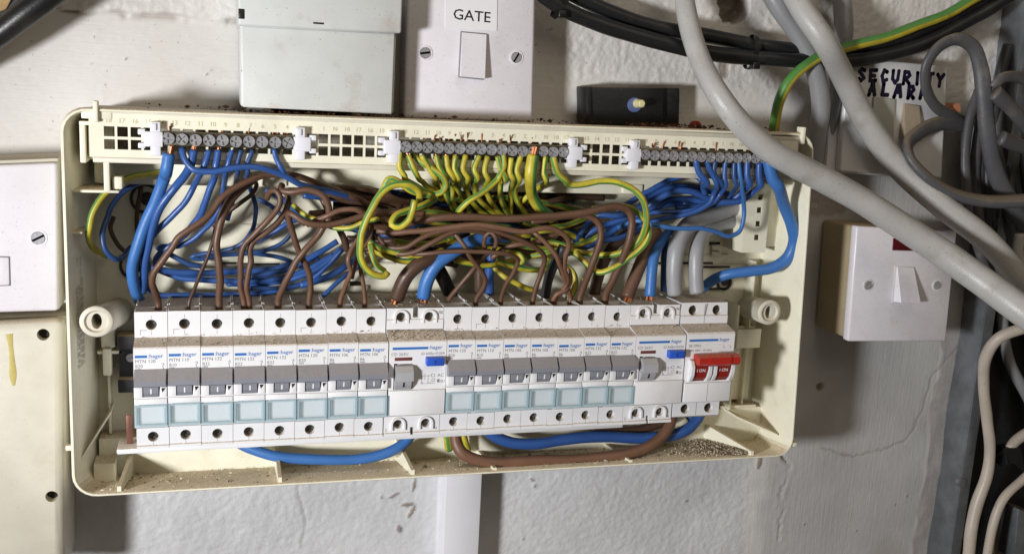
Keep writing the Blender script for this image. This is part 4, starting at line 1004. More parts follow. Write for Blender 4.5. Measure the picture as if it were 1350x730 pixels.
gcable('grey cable hanging down, second from the left in the tangle', [(1300, 130), (1288, 190), (1286, 240), (1293, 300), (1316, 355), (1350, 400)], [44, 38, 36, 36], 14, flat=.8)
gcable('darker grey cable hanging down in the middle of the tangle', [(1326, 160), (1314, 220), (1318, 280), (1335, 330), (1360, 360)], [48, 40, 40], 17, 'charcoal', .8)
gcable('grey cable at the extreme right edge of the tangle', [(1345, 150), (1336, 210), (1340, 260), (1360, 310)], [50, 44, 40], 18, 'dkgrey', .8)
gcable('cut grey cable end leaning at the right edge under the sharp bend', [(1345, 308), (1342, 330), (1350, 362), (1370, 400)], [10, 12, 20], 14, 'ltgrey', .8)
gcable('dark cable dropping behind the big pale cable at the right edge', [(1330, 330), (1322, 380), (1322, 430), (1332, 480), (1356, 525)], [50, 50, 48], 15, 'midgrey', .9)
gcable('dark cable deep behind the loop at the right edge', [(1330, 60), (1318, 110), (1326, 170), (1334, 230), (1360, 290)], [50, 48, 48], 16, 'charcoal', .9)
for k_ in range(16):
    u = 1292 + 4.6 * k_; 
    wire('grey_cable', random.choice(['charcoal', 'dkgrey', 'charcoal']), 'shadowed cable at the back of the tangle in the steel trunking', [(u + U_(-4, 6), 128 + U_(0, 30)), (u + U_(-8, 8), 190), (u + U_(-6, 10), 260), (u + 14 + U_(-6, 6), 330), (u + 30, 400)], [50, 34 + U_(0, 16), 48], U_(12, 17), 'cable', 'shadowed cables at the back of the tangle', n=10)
WG = 'old white cables in the steel trunking'
wire('white_cable', 'oldwhite', 'longest of the old white cables, snaking down the front of the steel trunking', [(1385, 428), (1345, 434), (1316, 446), (1300, 470), (1297, 510), (1301, 550), (1305, 590), (1301, 625), (1288, 665), (1280, 700), (1275, 745)], [0, 6, 14, 22, 26, 26, 24, 24, 22, 20], [15, 15, 15, 14, 14, 15, 16, 15], 'cable', WG, n=14)
wire('white_cable', 'oldwhite', 'old white cable curving out of the bottom edge of the trunking, lowest white one', [(1375, 610), (1348, 632), (1324, 656), (1309, 690), (1300, 745)], [26, 24, 22], 12, 'cable', WG, n=14)
o = wire('white_cable', 'oldwhite', 'short old white cable with black tape round its cut end', [(1390, 556), (1362, 566), (1340, 580), (1330, 592)], [36, 34, 32], 14, 'cable', WG, n=14)
b = MB(); p = at(1330, 600, 30)
for k in range(3): b.hexa([(p[0] - 7 + k * 3, 28 - k * 3, p[2] - 8 + k * 2), (p[0] + 6 + k * 2, 26 - k * 2, p[2] - 6 - k * 3), (p[0] + 8, 27, p[2] + 5 + k), (p[0] - 5 - k, 29, p[2] + 7)], [(p[0] - 8, 40, p[2] - 7), (p[0] + 7, 40, p[2] - 8), (p[0] + 7, 40, p[2] + 6), (p[0] - 6, 40, p[2] + 6)])
part('tape_wrap', b, M['tape'], o, smooth=0)

# ------------------------------------------------------------------ wires inside the case
BL, BR_, EA = 'blue wires on the terminal bars', 'brown wires feeding the breakers', 'green and yellow earth wires'
def blue(label, pts, y, w_, mat='blue', tip='', **k): return wire('blue_wire', mat, label, pts, y, w_, 'wire', BL, tip, **k)
def brown(label, pts, y, w_, mat='brown', **k): return wire('brown_wire', mat, label, pts, y, w_, 'wire', BR_, **k)
def earth(label, pts, y, w_, tip='', **k): return wire('earth_wire', 'earth', label, pts, y, w_, 'wire', EA, tip, **k)

# left blues
blue('thickest blue wire, from the first screw of the left bar down past the leftmost breaker', [(223, 203), (218, 232), (205, 266), (191, 296), (181, 325), (175, 352), (177, 378), (184, 397), (198, 404)], [4, 10, 16, 18, 20, 24, 34, 52], [16, 16, 15, 15, 15, 14, 14], 'blue2', 's', n=14)
blue('blue wire running close along the right side of the thickest blue one', [(256, 198), (251, 220), (233, 244), (215, 268), (204, 290), (197, 318), (191, 350), (188, 385)], [4, 8, 12, 16, 22, 30], 11, 'blue', 's')
blue('blue wire curving down left, then along the back just above the breakers', [(276, 198), (268, 222), (256, 244), (246, 264), (230, 282), (213, 298), (198, 315), (189, 333), (189, 350), (192, 366), (197, 381), (212, 389), (252, 389), (293, 389), (334, 387), (369, 382), (407, 370), (432, 350), (452, 328)], [4, 12, 16, 20, 22, 24, 30, 36, 40, 42, 42, 42, 40], 8, 'blue', 's')
blue('blue wire slanting down left then turning right in a wide bend', [(288, 198), (283, 232), (272, 263), (263, 285), (251, 301), (234, 318), (215, 331), (206, 343), (209, 353), (226, 358), (258, 360), (300, 358), (335, 357), (371, 352), (420, 338)], [6, 16, 24, 30, 34, 36, 40, 44, 44], 9, 'blue', 's')
blue('blue wire from the sixth screw of the left bar sinking into the bundle', [(306, 198), (299, 222), (294, 250), (286, 282), (268, 304), (250, 318), (232, 325), (215, 325), (208, 328)], [5, 20, 30, 36, 40], 7, 'blue', 's')
blue('thin steel-blue wire from the seventh screw of the left bar', [(318, 198), (314, 214), (311, 238), (308, 262), (300, 290)], [5, 22, 38, 46], 6, 'navy', 's')
blue('steel-blue wire from the eighth screw of the left bar that loops out to the right', [(333, 198), (327, 216), (325, 236), (331, 252), (337, 275), (334, 300), (322, 318), (308, 327), (290, 331), (266, 335), (252, 339), (262, 342), (293, 336), (340, 335), (372, 340), (400, 352)], [5, 24, 36, 42, 44, 44], 6, 'navy', 's')
blue('blue wire lying across the others from the second screw of the left bar', [(240, 196), (244, 212), (254, 223), (280, 226), (307, 222), (334, 220), (356, 224), (375, 232), (395, 243), (425, 250), (470, 262)], [-2, -5, -7, -7, -6, -4, -1, 2, 10, 26], 8.5, 'blue', '')
blue('blue wire from the ninth screw of the left bar going down right', [(361, 196), (365, 211), (373, 226), (386, 238), (404, 246), (432, 251), (475, 262), (520, 275)], [3, 8, 14, 22, 30, 36], 7, 'blue', 's')
blue('dark blue loop hanging at the left behind everything, inside the earth loop', [(330, 244), (290, 240), (240, 238), (205, 238), (179, 243), (154, 262), (139, 293), (135, 312), (140, 330), (151, 341), (163, 338), (172, 326)], [44, 46, 44, 34, 22, 20, 24, 40], 7.5, 'navy')
earth('green and yellow loop hanging at the far left of the case', [(380, 236), (300, 231), (250, 226), (216, 227), (190, 230), (166, 236), (140, 254), (123, 278), (117, 305), (120, 322), (128, 331), (140, 337)], [46, 42, 32, 18, 12, 12, 24, 50], 8.5, phase=.02)
brown('thin dark brown wire curling inside the dark blue loop', [(150, 285), (146, 300), (152, 318), (164, 331), (176, 338)], [50, 48, 52], 6, 'dbrown')
brown('thin dark wire standing at the far left in front of the back plate', [(186, 245), (184, 262), (180, 286), (182, 310)], [54, 53, 54], 6, 'dbrown')
LB = ['blue wire through the middle of the back bundle, running to the twisted brown pair', 'short dark blue wire between the wide blue bend and the back bundle', 'blue wire rising right from behind the brown pair of the fourth breaker',
      'blue wire low in the back bundle above the third to fifth breakers', 'blue wire rising steeply right behind the crossing above the sixth breaker', 'thin blue wire rising from behind the tops of the sixth and seventh breakers', 'dark blue wire curling round behind the hooked brown wire',
      'short blue wire descending behind the folded brown wire', 'dark blue wire at the bottom of the back bundle, above the fifth breaker', 'blue wire slanting up to the right behind the hooked brown pair', 'blue wire at the top of the dark tangle, just under the holder strip', 'blue wire entering the dark tangle below the topmost blue one']
for k, (pts, ww) in enumerate([([(200, 352), (240, 366), (300, 370), (352, 370), (400, 358), (440, 336)], 8), ([(215, 330), (250, 348), (270, 352)], 7), ([(330, 365), (371, 357), (407, 341), (445, 318)], 8), ([(300, 374), (352, 373), (396, 364), (425, 350), (450, 328)], 8),
                               ([(396, 376), (425, 368), (452, 353), (472, 340)], 9), ([(424, 392), (440, 377), (457, 362), (480, 345)], 6), ([(340, 262), (362, 275), (376, 290), (384, 305), (375, 318), (350, 330), (318, 334)], 6), ([(350, 250), (372, 262), (395, 284), (402, 296)], 7),
                               ([(330, 380), (370, 379), (410, 374)], 6), ([(338, 318), (362, 305), (385, 292), (410, 285)], 7), ([(420, 246), (450, 240), (490, 244), (525, 252)], 9), ([(400, 258), (450, 262), (500, 258)], 8)]):
    wire('blue_wire', ('blue', 'navy')[k in (1, 6, 8)], LB[k], pts, [46 - k % 3 * 5, 40, 42], ww, 'wire', 'blue wires along the back, left half')

# browns of the left half
brown('brown wire arching from the leftmost breaker up over the blue wires', [(516, 292), (505, 282), (480, 266), (453, 256), (420, 243), (393, 233), (370, 230), (345, 232), (325, 240), (306, 250), (290, 263), (280, 278), (268, 291), (249, 303), (235, 313), (226, 327), (217, 341), (204, 358), (200, 372), (205, 385), (209, 398)], [30, 26, 20, 12, 8, 4, 2, 0, -1, 0, 2, 6, 14], 9, enter=True)
brown('thin brown wire slanting into the top of the second breaker from the left', [(318, 243), (298, 262), (287, 290), (281, 316), (272, 342), (262, 366), (256, 382), (249, 398)], [26, 22, 18, 14], 5, 'dbrown', enter=True)
brown('straight brown wire standing in the third breaker from the left', [(336, 236), (318, 250), (301, 270), (291, 292), (286, 318), (288, 345), (290, 372), (289, 398)], [14, 10, 8, 8, 10, 14], 10, enter=True)
brown('thin brown wire crossing behind the straight one to the upper right', [(282, 300), (300, 280), (318, 267), (332, 256), (338, 244), (333, 234)], [22, 20, 24], 6, 'dbrown')
brown('brown wire with a hooked top, left of the pair in the fourth breaker', [(352, 262), (356, 253), (363, 251), (369, 259), (367, 273), (352, 292), (335, 309), (323, 322), (318, 338), (317, 360), (317, 378), (322, 398)], [12, 6, 4, 4, 6, 8, 12, 14], 8, enter=True)
brown('brown wire with a wide bend, right of the pair in the fourth breaker', [(376, 250), (380, 262), (377, 277), (367, 293), (349, 308), (334, 318), (330, 330), (331, 344), (327, 360), (325, 378), (329, 398)], [14, 10, 8, 10, 12, 14], 8, enter=True)
brown('brown wire that folds back over itself and drops straight into the fifth breaker', [(372, 244), (370, 250), (384, 253), (407, 251), (424, 257), (433, 270), (434, 286), (426, 300), (418, 312), (401, 331), (390, 346), (376, 373), (367, 396)], [10, 6, 2, 0, 0, 2, 4, 4, 4, 8, 14], 9, enter=True)
brown('brown wire coming along the front of the bundle and down to the sixth breaker', [(560, 282), (516, 279), (500, 281), (478, 285), (450, 293), (423, 297), (401, 293), (388, 284), (381, 281), (382, 292), (387, 312), (394, 332), (404, 350), (409, 372), (408, 398)], [4, 0, -2, -3, -3, 0, 4, 8, 10, 14], 8.5, enter=True)
brown('thin reddish brown wire running over the folded wire to the right', [(405, 297), (418, 290), (430, 285), (448, 277), (467, 276), (480, 282), (520, 292)], [6, 0, -2, 2], 7, 'brown2')
brown('left strand of the twisted brown pair in the seventh breaker', [(487, 283), (484, 298), (472, 315), (463, 329), (459, 343), (463, 357), (459, 368), (454, 380), (449, 397)], [10, 4, 2, 6, 14], 6.5, 'brown2', enter=True)
brown('right strand of the twisted brown pair above the seventh breaker', [(490, 282), (490, 298), (487, 314), (478, 328), (470, 343), (466, 357), (464, 367)], [14, 10, 8, 10], 6, 'brown2')
brown('thin brown wire dropping into the eighth breaker from the left', [(484, 300), (478, 318), (474, 337), (476, 356), (479, 376), (481, 398)], [16, 12, 14], 6, 'brown2', enter=True)
brown('brown wire bent behind the yellow hook, left of centre', [(425, 262), (440, 290), (452, 312), (458, 330)], [24, 20, 24], 9, 'dbrown')

# earths
earth('bright yellow and green wire with a big hook hanging in front, left of centre', [(553, 263), (552, 252), (542, 244), (527, 243), (511, 248), (498, 261), (488, 280), (479, 300), (475, 318), (475, 336), (482, 352), (494, 362), (506, 364), (511, 359)], [-4, -10, -12, -12, -10, -8, -6, -4], 9.5, phase=.02, n=16)
earth('yellow wire peaking behind the big hook', [(490, 276), (504, 252), (513, 236), (528, 241), (546, 253), (568, 258)], [-2, -6, -2], 9, phase=.3)
earth('short yellow and green tail curling under the big hook', [(547, 264), (544, 276), (538, 291), (526, 299), (517, 296), (521, 285), (534, 279), (556, 271), (574, 262)], [-10, -10, -8, -2, 6], 9, phase=.05)
earth('green and yellow wire of the first middle screw making a U below the bar', [(527, 200), (527, 222), (535, 237), (551, 247), (568, 255), (581, 254), (588, 245), (584, 234), (571, 224), (555, 214), (542, 200)], [4, 6, 4, 0, -2, -2, 0, 4], 8, 's', phase=.9)
EW = [([(538, 205), (548, 228), (562, 245), (576, 256), (570, 266), (555, 276)], 'third'), ([(556, 205), (568, 226), (574, 244), (585, 262)], 'fourth'), ([(575, 205), (580, 222), (583, 240), (590, 262), (600, 280)], 'fifth'),
      ([(588, 205), (592, 225), (596, 247), (597, 266), (610, 284)], 'sixth'), ([(601, 205), (599, 222), (600, 240), (610, 262), (622, 284)], 'seventh'),
      ([(614, 204), (611, 225), (614, 247), (621, 264), (634, 278), (650, 288)], 'eighth'), ([(632, 205), (625, 223), (624, 241), (630, 260), (645, 277), (662, 286)], 'ninth'), ([(643, 206), (639, 226), (640, 248), (648, 267), (658, 280), (672, 288)], 'tenth'),
      ([(656, 206), (661, 224), (660, 242), (661, 262), (666, 276), (674, 288)], 'eleventh'), ([(674, 208), (673, 230), (673, 256), (674, 288)], 'twelfth'), ([(687, 204), (681, 226), (679, 249), (683, 268), (696, 286)], 'thirteenth'), ([(719, 206), (717, 228), (709, 248), (694, 260), (684, 270)], 'fifteenth')]
for k, (pts, nm) in enumerate(EW):
    earth(f'green and yellow wire hanging from the {nm} screw of the middle bar', pts, [4, 12 + k % 3 * 4, 22 + k % 2 * 6, 30, 34], 7.2, 's' if k % 2 else 's', phase=[.6, .35, .8, .5, .3, .95, .55, .4, .7, .45, 0.0, .3][k])
earth('thin earth wire bending left in front of the others, under the middle bar', [(663, 202), (664, 220), (656, 237), (640, 251), (618, 265), (606, 277), (601, 285)], [2, 0, -2, 0, 8], 8, 's', phase=.62)
wire('earth_wire', 'earthhalf', 'thickest green and yellow wire, half yellow half green, under the middle bar', [(703, 204), (699, 232), (702, 256), (711, 274), (728, 288)], [4, 8, 14, 24], 15, 'wire', EA, 's', phase=.75, n=16)
earth('long yellow wire arching right from the last middle screw and down through the blue wires', [(729, 206), (736, 230), (750, 243), (769, 243), (793, 239), (817, 241), (834, 249), (846, 262), (852, 280), (851, 300), (842, 318), (824, 331), (800, 336), (772, 334), (748, 328)], [4, 4, 2, 0, -2, -4, -6, -6, -4, 2, 12, 20, 24], 8.5, 's', phase=.1)
earth('second yellow ring inside the long arching one', [(780, 276), (800, 273), (818, 272), (836, 277), (849, 288), (856, 303), (852, 319), (841, 331), (825, 343), (803, 356), (789, 359), (778, 352), (769, 343), (758, 333)], [12, 6, 0, -2, -2, 2, 8, 14, 20], 8, phase=.25)
earth('short yellow loop standing over the sixth breaker from the right device', [(742, 348), (753, 356), (759, 369), (756, 384), (750, 392)], [24, 20, 18], 8, phase=.4)
earth('yellow-green wire sagging low between the bundles, left of the thick brown', [(486, 318), (496, 326), (516, 331), (545, 336), (562, 337), (585, 330)], [10, 8, 12], 9, phase=.35)
earth('yellow-green wire looping just under the sagging one', [(492, 328), (505, 336), (530, 344), (552, 342), (570, 334)], [16, 14, 18], 8, phase=.4)
earth('yellow tail pointing down beside the big hook', [(488, 322), (491, 336), (497, 349), (507, 357)], [8, 4, 6], 8, phase=.2)
earth('green and yellow wire emerging left among the brown wires', [(386, 270), (400, 282), (418, 290), (440, 300), (462, 300), (482, 292), (500, 288)], [22, 16, 8, 2, 0], 7, phase=.1)
EB = ['earth wire rising right just under the thick brown wire', 'earth wire second below the thick brown wire, ending in the blue bundle', 'earth wire running level left of the dark grey cut cable', 'earth wire bowing low and turning up at the dark grey cut cable',
      'earth wire slanting down right to the breakers, lowest in the tangle', 'small sharp earth wire bend left of the dark grey cut cable', 'earth wire behind the thick brown wire, below the middle bar', 'earth wire behind the thick blue cable bend', 'earth wire sagging level right of the dark grey cut cable', 'short earth wire dropping between the two brown bends',
      'earth wire above the start of the thick brown wire', 'earth wire behind the small upright brown loop', 'earth wire waving through the blue bundle', 'short earth wire behind the dark grey cut cable', 'earth wire level behind the long wavy brown wire', 'earth wire behind the weaving brown wires, left of the thick blue cable']
for k, (pts, ph) in enumerate([([(690, 292), (712, 300), (742, 298), (768, 289), (790, 280)], .3), ([(660, 300), (690, 306), (722, 304), (750, 308), (770, 318)], .45), ([(640, 316), (672, 320), (700, 326), (728, 328)], .2), ([(655, 344), (680, 352), (706, 356), (722, 352), (726, 340)], .35), ([(650, 352), (670, 368), (690, 378), (702, 382)], .5),
                               ([(664, 330), (684, 334), (690, 344), (676, 350), (658, 346)], .9), ([(560, 292), (600, 298), (640, 296), (672, 300)], .4), ([(590, 318), (630, 324), (668, 330)], .55), ([(690, 340), (716, 334), (742, 330), (766, 338)], .3), ([(762, 336), (772, 346), (776, 360), (770, 370)], .4),
                               ([(540, 284), (570, 280), (606, 286)], .3), ([(600, 344), (640, 350), (676, 344)], .6), ([(700, 314), (724, 318), (752, 324), (776, 318), (800, 306)], .35), ([(720, 342), (736, 350), (742, 362)], .2), ([(620, 308), (660, 312), (700, 310)], .5), ([(520, 318), (560, 322), (600, 312)], .35)]):
    wire('earth_wire', 'earth', EB[k], pts, [34 - k % 4 * 4, 26, 30], 7.5, 'wire', 'earth wires in the tangle', phase=ph)

# browns of the right half
brown('thick brown wire along the top of the right bundle, bending down at its right end', [(520, 304), (545, 293), (562, 289), (592, 286), (634, 287), (680, 288), (736, 284), (766, 281), (792, 276), (812, 272), (826, 276), (833, 290), (830, 315), (820, 342), (808, 370), (798, 392)], [14, 4, 0, -2, -4, -6, -6, -4, -4, -2, 6, 14], 10, enter=True)
brown('brown wire bending down beside it into the third breaker from the right device', [(700, 292), (740, 286), (772, 284), (788, 292), (792, 310), (786, 334), (777, 359), (765, 390)], [6, 2, 0, 0, 4, 14], 9, enter=True)
brown('long wavy brown wire crossing the middle and dropping to the twelfth breaker', [(497, 304), (516, 307), (540, 305), (570, 303), (598, 299), (625, 296), (650, 299), (680, 304), (697, 305), (714, 301), (730, 302), (746, 311), (750, 324), (745, 338), (744, 354), (748, 369), (741, 384), (732, 394)], [12, 6, 2, -2, -4, -6, -6, -4, 0, 4, 10, 14], 7.5, 'brown2', enter=True)
brown('brown wire rising from the left and weaving into the front bundle', [(497, 310), (507, 323), (521, 327), (537, 325), (554, 315), (576, 306), (603, 301), (640, 302), (676, 312), (704, 326), (716, 334), (718, 342), (713, 360), (703, 394)], [16, 8, 4, 2, 0, -2, 0, 4, 8, 14], 7, 'brown', enter=True)
brown('brown wire below it, parallel for a while in the front bundle', [(508, 328), (522, 334), (543, 333), (568, 321), (595, 307), (617, 303), (650, 310), (690, 316)], [14, 6, 2, 0, 2, 14], 7, 'brown')
brown('thin straight brown wire crossing in front, bending down to the tenth breaker', [(520, 337), (545, 335), (565, 334), (590, 332), (617, 331), (650, 333), (672, 336), (683, 343), (677, 359), (667, 375), (661, 394)], [14, 4, 0, -4, -4, 0, 6, 14], 6, 'brown', enter=True)
brown('brown wire crossing the front bundle from lower left', [(648, 340), (666, 327), (682, 322), (703, 321), (724, 312), (742, 306)], [12, 6, 4, 8], 7, 'brown2')
brown('slanting reddish brown wire falling right toward the twelfth breaker', [(700, 302), (706, 308), (722, 323), (735, 340), (740, 354), (746, 373), (752, 390)], [6, 0, 0, 6, 14], 6.5, 'brown2', enter=True)
brown('brown wire looping over itself above the twelfth breaker', [(742, 348), (750, 357), (752, 372), (746, 382), (734, 388), (728, 398)], [16, 12, 10, 14], 6.5, 'brown2')
brown('thin brown wire twisting down to the ninth breaker from the left', [(598, 306), (606, 316), (614, 327), (622, 342), (634, 357), (640, 370), (636, 382), (628, 394)], [4, 0, 2, 8, 14], 6.5, enter=True)
brown('thin brown wire slanting up right from beside the left device', [(591, 396), (600, 384), (612, 369), (626, 353), (637, 340), (646, 330)], [14, 8, 6, 12], 6.5)
brown('small upright brown loop in the middle of the front bundle', [(643, 336), (638, 320), (641, 310), (647, 306), (653, 312), (654, 322), (649, 334)], [6, 2, 0, 4], 6)
wire('brown_cable', 'dbrown', 'thick brown cable entering the left blue-button device, bare copper at its end', [(600, 334), (580, 338), (556, 346), (538, 362), (528, 380), (523, 393)], [20, 14, 10, 10, 12, 14], 19, 'cable', None, 'e', n=16)
wire('blue_cable', 'blue2', 'thick blue cable entering the left blue-button device, beside the thick brown one', [(670, 312), (650, 313), (622, 319), (596, 333), (575, 349), (564, 368), (558, 392)], [24, 16, 12, 10, 10, 12, 14], 18, 'cable', None, 'e', n=16)
wire('black_cable', 'tape', 'thick black cable behind the thick blue one at the left device', [(560, 330), (574, 350), (586, 370), (598, 395), (606, 410)], [40, 38, 36], 19, 'cable', None, n=14)
wire('blue_cable', 'blue', 'blue cable standing upright behind the small brown loop', [(655, 308), (650, 325), (646, 350), (645, 375), (644, 400)], [30, 34, 36, 38], 13, 'cable', None)
wire('brown_cable', 'dbrown', 'dark brown cable standing behind the crossed thin brown wires', [(626, 330), (632, 350), (633, 372), (634, 402)], [40, 40, 42], 16, 'cable', None)
wire('grey_core', 'charcoal', 'dark grey cable with its cut end up, standing over the eleventh breaker', [(743, 325), (736, 338), (728, 355), (722, 372), (717, 398)], [16, 18, 22, 28], 13, 'cable', None, n=14)
wire('brown_cable', 'dbrown', 'dark brown cable in the shadows left of the right device', [(850, 296), (826, 310), (806, 328), (793, 352), (786, 376), (783, 402)], [42, 40, 38, 38], 15, 'cable', None)
wire('brown_cable', 'brown', 'thick brown cable entering the right blue-button device, bare copper at its end', [(868, 308), (858, 318), (848, 340), (838, 364), (831, 380), (827, 392)], [30, 24, 18, 16, 14], 17, 'cable', None, 'e', n=16)
wire('blue_cable', 'blue2', 'blue cable entering the right blue-button device, left of the grey cables', [(884, 302), (872, 318), (863, 336), (859, 360), (857, 390)], [30, 24, 18, 15, 14], [12, 13, 14, 15], 'cable', None, 'e', n=16)
wire('blue_cable', 'navy', 'dark blue cable squeezed behind the left grey cable', [(880, 310), (876, 335), (875, 360), (876, 395)], [44, 42, 40], 9, 'cable', None)
CG = 'grey cables entering the main switch'
wire('grey_core', 'cablegrey', 'left grey cable curving into the top of the main switch', [(1000, 262), (960, 276), (925, 290), (902, 304), (892, 326), (889, 352), (890, 388)], [46, 42, 34, 24, 18, 16, 16], [20, 21, 23, 24, 23, 21, 20], 'cable', CG, n=18)
wire('grey_core', 'cablegrey', 'right grey cable curving into the top of the main switch', [(1000, 286), (970, 290), (945, 297), (926, 310), (918, 330), (917, 354), (919, 386)], [48, 46, 40, 28, 20, 17, 16], [17, 18, 19, 20, 19, 19], 'cable', CG, n=18)
wire('blue_cable', 'blue2', 'thick blue cable curving round the right side of the case to behind the main switch', [(1013, 212), (1020, 238), (1033, 268), (1044, 296), (1047, 318), (1037, 341), (1018, 353), (990, 357), (962, 361), (942, 368), (925, 380)], [-3, 4, 10, 14, 17, 19, 24, 32, 40], [17, 16, 16, 16, 15, 14, 14, 13], 'cable', None, 's', n=16)
# right blues
blue('blue wire from the seventh screw of the right bar, ending behind the others', [(917, 210), (921, 226), (927, 246), (930, 256)], [4, 8, 12], 8, 'blue', 's')
blue('blue wire arching left from beside the seventh screw of the right bar', [(926, 240), (920, 233), (907, 231), (884, 237), (856, 252), (835, 264), (812, 280)], [16, 20, 26, 32], 8, 'blue')
blue('blue wire from the eighth screw of the right bar bending left low', [(931, 210), (939, 230), (942, 254), (935, 268), (916, 279), (888, 286), (860, 292), (830, 304)], [4, 8, 10, 14, 22, 30], 7, 'blue', 's')
blue('blue wire from the ninth screw of the right bar, dropping straight', [(943, 210), (942, 230), (946, 250), (940, 266), (920, 272), (890, 274)], [4, 12, 20, 30], 6.5, 'navy', 's')
blue('blue wire from the tenth screw of the right bar sweeping left', [(957, 210), (955, 234), (951, 254), (940, 267), (921, 275), (896, 279), (858, 281), (830, 290)], [4, 8, 12, 20, 30], 6.5, 'blue', 's')
blue('blue wire from the eleventh screw of the right bar turning under the bundle', [(968, 210), (968, 236), (964, 256), (952, 268), (930, 272), (900, 268)], [4, 12, 20, 30], 6, 'navy', 's')
blue('thin bright blue wire hanging lowest on the right, looping left across the grey cables', [(973, 210), (977, 240), (981, 272), (979, 294), (974, 306), (961, 311), (945, 306), (922, 301), (893, 301), (864, 297), (840, 291), (815, 300)], [4, 8, 10, 10, 8, 6, 4, 4, 8, 20], 6, 'blue2', 's')
blue('blue wire from the twelfth screw of the right bar', [(985, 212), (985, 234), (979, 252), (965, 264), (940, 268), (905, 262)], [4, 10, 18, 28], 8.5, 'blue', 's')
blue('blue wire from the thirteenth screw of the right bar joining the wavy bundle', [(1001, 214), (1001, 236), (994, 252), (978, 264), (953, 267), (931, 260), (910, 252), (884, 254), (860, 268), (846, 282), (820, 300)], [4, 8, 12, 16, 18, 24, 32], 9, 'blue', 's')
RB = ['longest blue wire of the right bundle, starting under the right bar', 'blue wire second from the top of the right bundle', 'blue wire through the middle of the right bundle, ending furthest left', 'blue wire of the right bundle crossing under the long yellow arch',
      'short blue wire inside the long yellow arch', 'short steep blue wire at the left end of the right bundle', 'blue wire running nearly level behind the second brown bend', 'blue wire lowest in the right bundle', 'blue wire level along the top left of the right bundle']
for k, (pts, ww) in enumerate([([(960, 256), (920, 250), (885, 247), (860, 258), (838, 278), (800, 306), (765, 330)], 9), ([(930, 248), (900, 246), (870, 256), (842, 276), (812, 298), (780, 316)], 8), ([(900, 268), (870, 272), (840, 284), (808, 304), (770, 326), (748, 334)], 9), ([(870, 262), (845, 284), (812, 292), (782, 304), (760, 326)], 8),
                               ([(880, 258), (850, 268), (826, 290), (800, 312)], 8), ([(780, 290), (766, 306), (756, 324)], 7), ([(838, 280), (812, 284), (790, 284), (772, 292)], 8), ([(850, 300), (820, 312), (792, 318), (760, 332)], 8), ([(910, 262), (880, 264), (856, 276), (830, 284), (800, 284)], 7)]):
    wire('blue_wire', ('blue', 'navy', 'blue')[k % 3], RB[k], pts, [24 + k % 3 * 6, 26, 34], ww, 'wire', 'blue wires in the right bundle')
# deep filler of the tangle, half hidden
fl = random.Random(5)
for k in range(26):
    u0 = fl.uniform(440, 640); u1 = u0 + fl.uniform(90, 230); v0 = fl.uniform(238, 326); u1 = min(u1, 850)
    pts = [(u0 + (u1 - u0) * s / 4, v0 + fl.uniform(-10, 10) + (min(340, v0 + fl.uniform(-14, 26)) - v0) * s / 4) for s in range(5)]
    kind = ('dbrown', 'earth', 'brown', 'navy', 'dbrown')[k % 5]; nm = {'earth': 'earth_wire', 'navy': 'blue_wire'}.get(kind, 'brown_wire')
    cl = {'earth': 'green and yellow', 'navy': 'dark blue'}.get(kind, 'brown')
    wire(nm, kind, f'{cl} wire deep in the dark tangle at the back of the case', pts, [50, 44 - k % 3 * 4, 48], fl.uniform(7, 9.5), 'wire', f'{cl} wires deep in the tangle')
for k in range(9):
    u0 = fl.uniform(405, 470); v0 = fl.uniform(240, 300)
    pts = [(u0, v0), (u0 + 30, v0 + fl.uniform(-4, 14)), (u0 + 64, v0 + fl.uniform(0, 20)), (u0 + 110, v0 + fl.uniform(8, 28))]
    wire('brown_wire', ('brown', 'dbrown')[k % 2], 'brown wire in the left mouth of the dark tangle', pts, [36 - k % 3 * 6, 30, 36], fl.uniform(7, 9), 'wire', 'brown wires in the left mouth of the tangle')
# loops under the breakers
wire('blue_cable', 'blue2', 'blue cable loop under the left set of breakers, up to the left device', [(300, 572), (322, 588), (352, 598), (395, 604), (440, 606), (490, 602), (520, 592), (538, 578), (546, 562)], [36, 30, 26, 24, 22, 22, 22, 24, 26], 14, 'cable', None, n=16)
wire('blue_cable', 'blue', 'blue cable running under the right set of breakers', [(636, 560), (650, 574), (672, 583), (705, 584), (745, 579), (800, 575), (850, 577), (884, 574), (905, 566), (918, 555), (926, 540)], [24, 22, 20, 20, 22, 24, 24, 24, 24, 26, 30], [15, 15, 15, 15, 14], 'cable', None, n=16)
wire('brown_cable', 'brown2', 'brown cable loop resting on the front edge of the case under the breakers', [(603, 560), (601, 580), (608, 596), (628, 605), (665, 609), (720, 607), (780, 604), (830, 597), (862, 584), (880, 566), (886, 550)], [22, 18, 14, 12, 11, 11, 12, 12, 14, 18, 22], 15, 'cable', None, n=16)
wire('brown_cable', 'dbrown', 'brown cable higher behind the blue one under the right breakers', [(780, 562), (810, 568), (845, 566), (875, 556), (890, 548)], [30, 32, 34], 12, 'cable', None)
wire('blue_cable', 'navy', 'rounded blue cable end hanging under the main switch', [(908, 545), (914, 555), (917, 563)], [32, 30, 28], 13, 'cable', None, n=14)
earth('bit of green and yellow wire left of the brown loop under the breakers', [(588, 566), (590, 578), (592, 592)], [34, 34, 36], 11, phase=.2)
earth('bit of green and yellow wire right of the brown loop under the breakers', [(610, 566), (613, 580), (617, 594)], [34, 34, 36], 9, phase=.45)

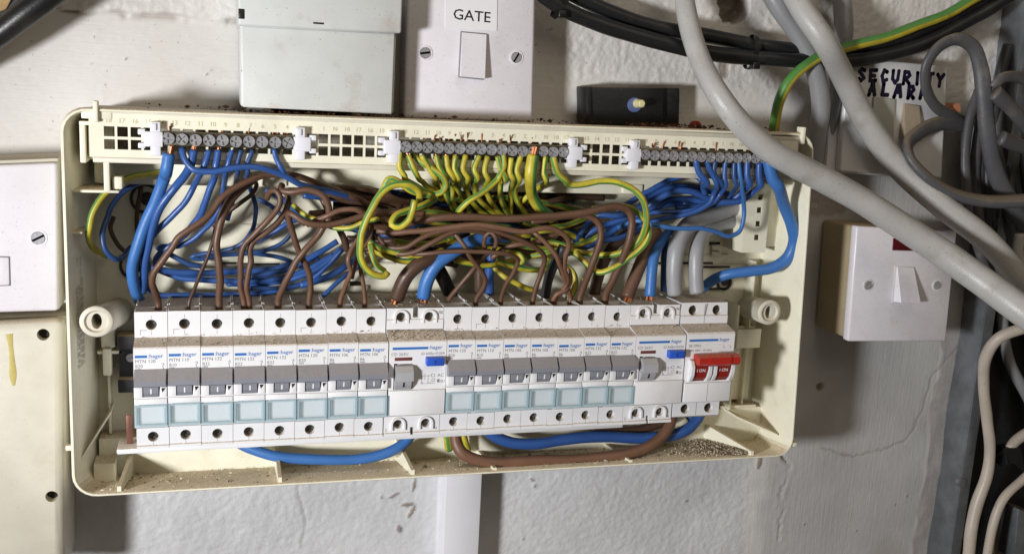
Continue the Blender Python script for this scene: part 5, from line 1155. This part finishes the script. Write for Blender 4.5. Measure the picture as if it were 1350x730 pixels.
# ------------------------------------------------------------------ grit, dust and crumbs
def grit(name, pts, sizes, mat, label, sq=None):
    mb = MB(); tone = []
    for p, s in zip(pts, sizes):
        a = random.uniform(0, 6.28); v0 = len(mb.v)
        sx, sy, sz = random.uniform(.6, 1.3), random.uniform(.6, 1.3), random.uniform(.4, .8)
        q = [(1, 0, 0), (-1, .2, 0), (0, 1, .1), (0, -1, 0), (.1, 0, 1), (0, 0, -1)]
        ca, sa = math.cos(a), math.sin(a)
        mb.add([(p[0] + s * sx * (x * ca - y * sa), p[1] + s * sy * (x * sa + y * ca), p[2] + s * sz * z) for x, y, z in q],
               [(0, 2, 4), (2, 1, 4), (1, 3, 4), (3, 0, 4), (2, 0, 5), (1, 2, 5), (3, 1, 5), (0, 3, 5)])
        tone += [random.random() ** 1.3] * 6
    o = make(name, mb, mat, tuple(pts[0]), smooth=0); o.location = Vector(tuple(pts[0])) * MM
    at_ = o.data.attributes.new('tone', 'FLOAT', 'POINT'); at_.data.foreach_set('value', tone)
    tag(o, label, 'grit', None, 'stuff')
U = random.uniform
pts, sz = [], []
for k in range(2600):                                     # heap in the bottom right corner
    x = 399 - abs(random.gauss(0, 21)); y = U(3, 40)
    if x > 394 - (40 - y) * -.05: x -= 8
    hgt = max(0, 1 - ((x - 378) / 34) ** 2) * 3.2
    pts.append((x, y, floor_z(x, y) + U(.1, .3) + U(0, hgt))); sz.append(U(.35, .95))
for k in range(26): x = U(320, 352); y = U(6, 30); pts.append((x, y, floor_z(x, y) + .6)); sz.append(U(.7, 1.7))
grit('mortar_grit', pts, sz, M['crumb'], 'heap of pale gritty debris in the bottom right corner of the case')
pts, sz = [], []
for k in range(1500):
    x = U(-28, 330); y = U(3, 41) ; 
    if random.random() < .55: x = random.choice((-18, 200, 260, 290)) + random.gauss(0, 22)
    if not -30 < x < 392: continue
    pts.append((x, y, floor_z(x, y) + .25)); sz.append(min(1.5, .2 + random.expovariate(4)))
grit('floor_crumbs', pts, sz, M['crumb'], 'crumbs of plaster scattered along the floor of the case')
pts, sz = [], []
for k in range(2600):
    x = U(.5, 366); 
    if random.random() < .35: x = random.gauss(160, 14)
    if not 1 < x < 366: continue
    if random.random() < .45: t = U(0, 1); y = -11.3 + 11.3 * t; z = 22.9 + 4 * t + .15
    else: y = U(4, 40); z = 40.2 if (140 < x < 175 or x > 298) else (37.2 if y < 15 else 39.6)
    pts.append((x, y, z)); sz.append(min(1.1, .14 + random.expovariate(6)))
grit('breaker_dust', pts, sz, M['crumb'], 'brown dust and crumbs lying on top of the breakers')
pts, sz = [], []
for k in range(900):
    x = random.choice((U(50, 415), random.gauss(95, 30), U(300, 360))); 
    if not -20 < x < 415: continue
    y = U(6, 58); pts.append((x, y, 151.4 + .005 * x + U(0, 1.2) * (y > 20))); sz.append(min(2.2, .25 + random.expovariate(2.6)))
grit('brick_crumbs', pts, sz, M['rust'], 'reddish brown crumbs along the top edge of the case')
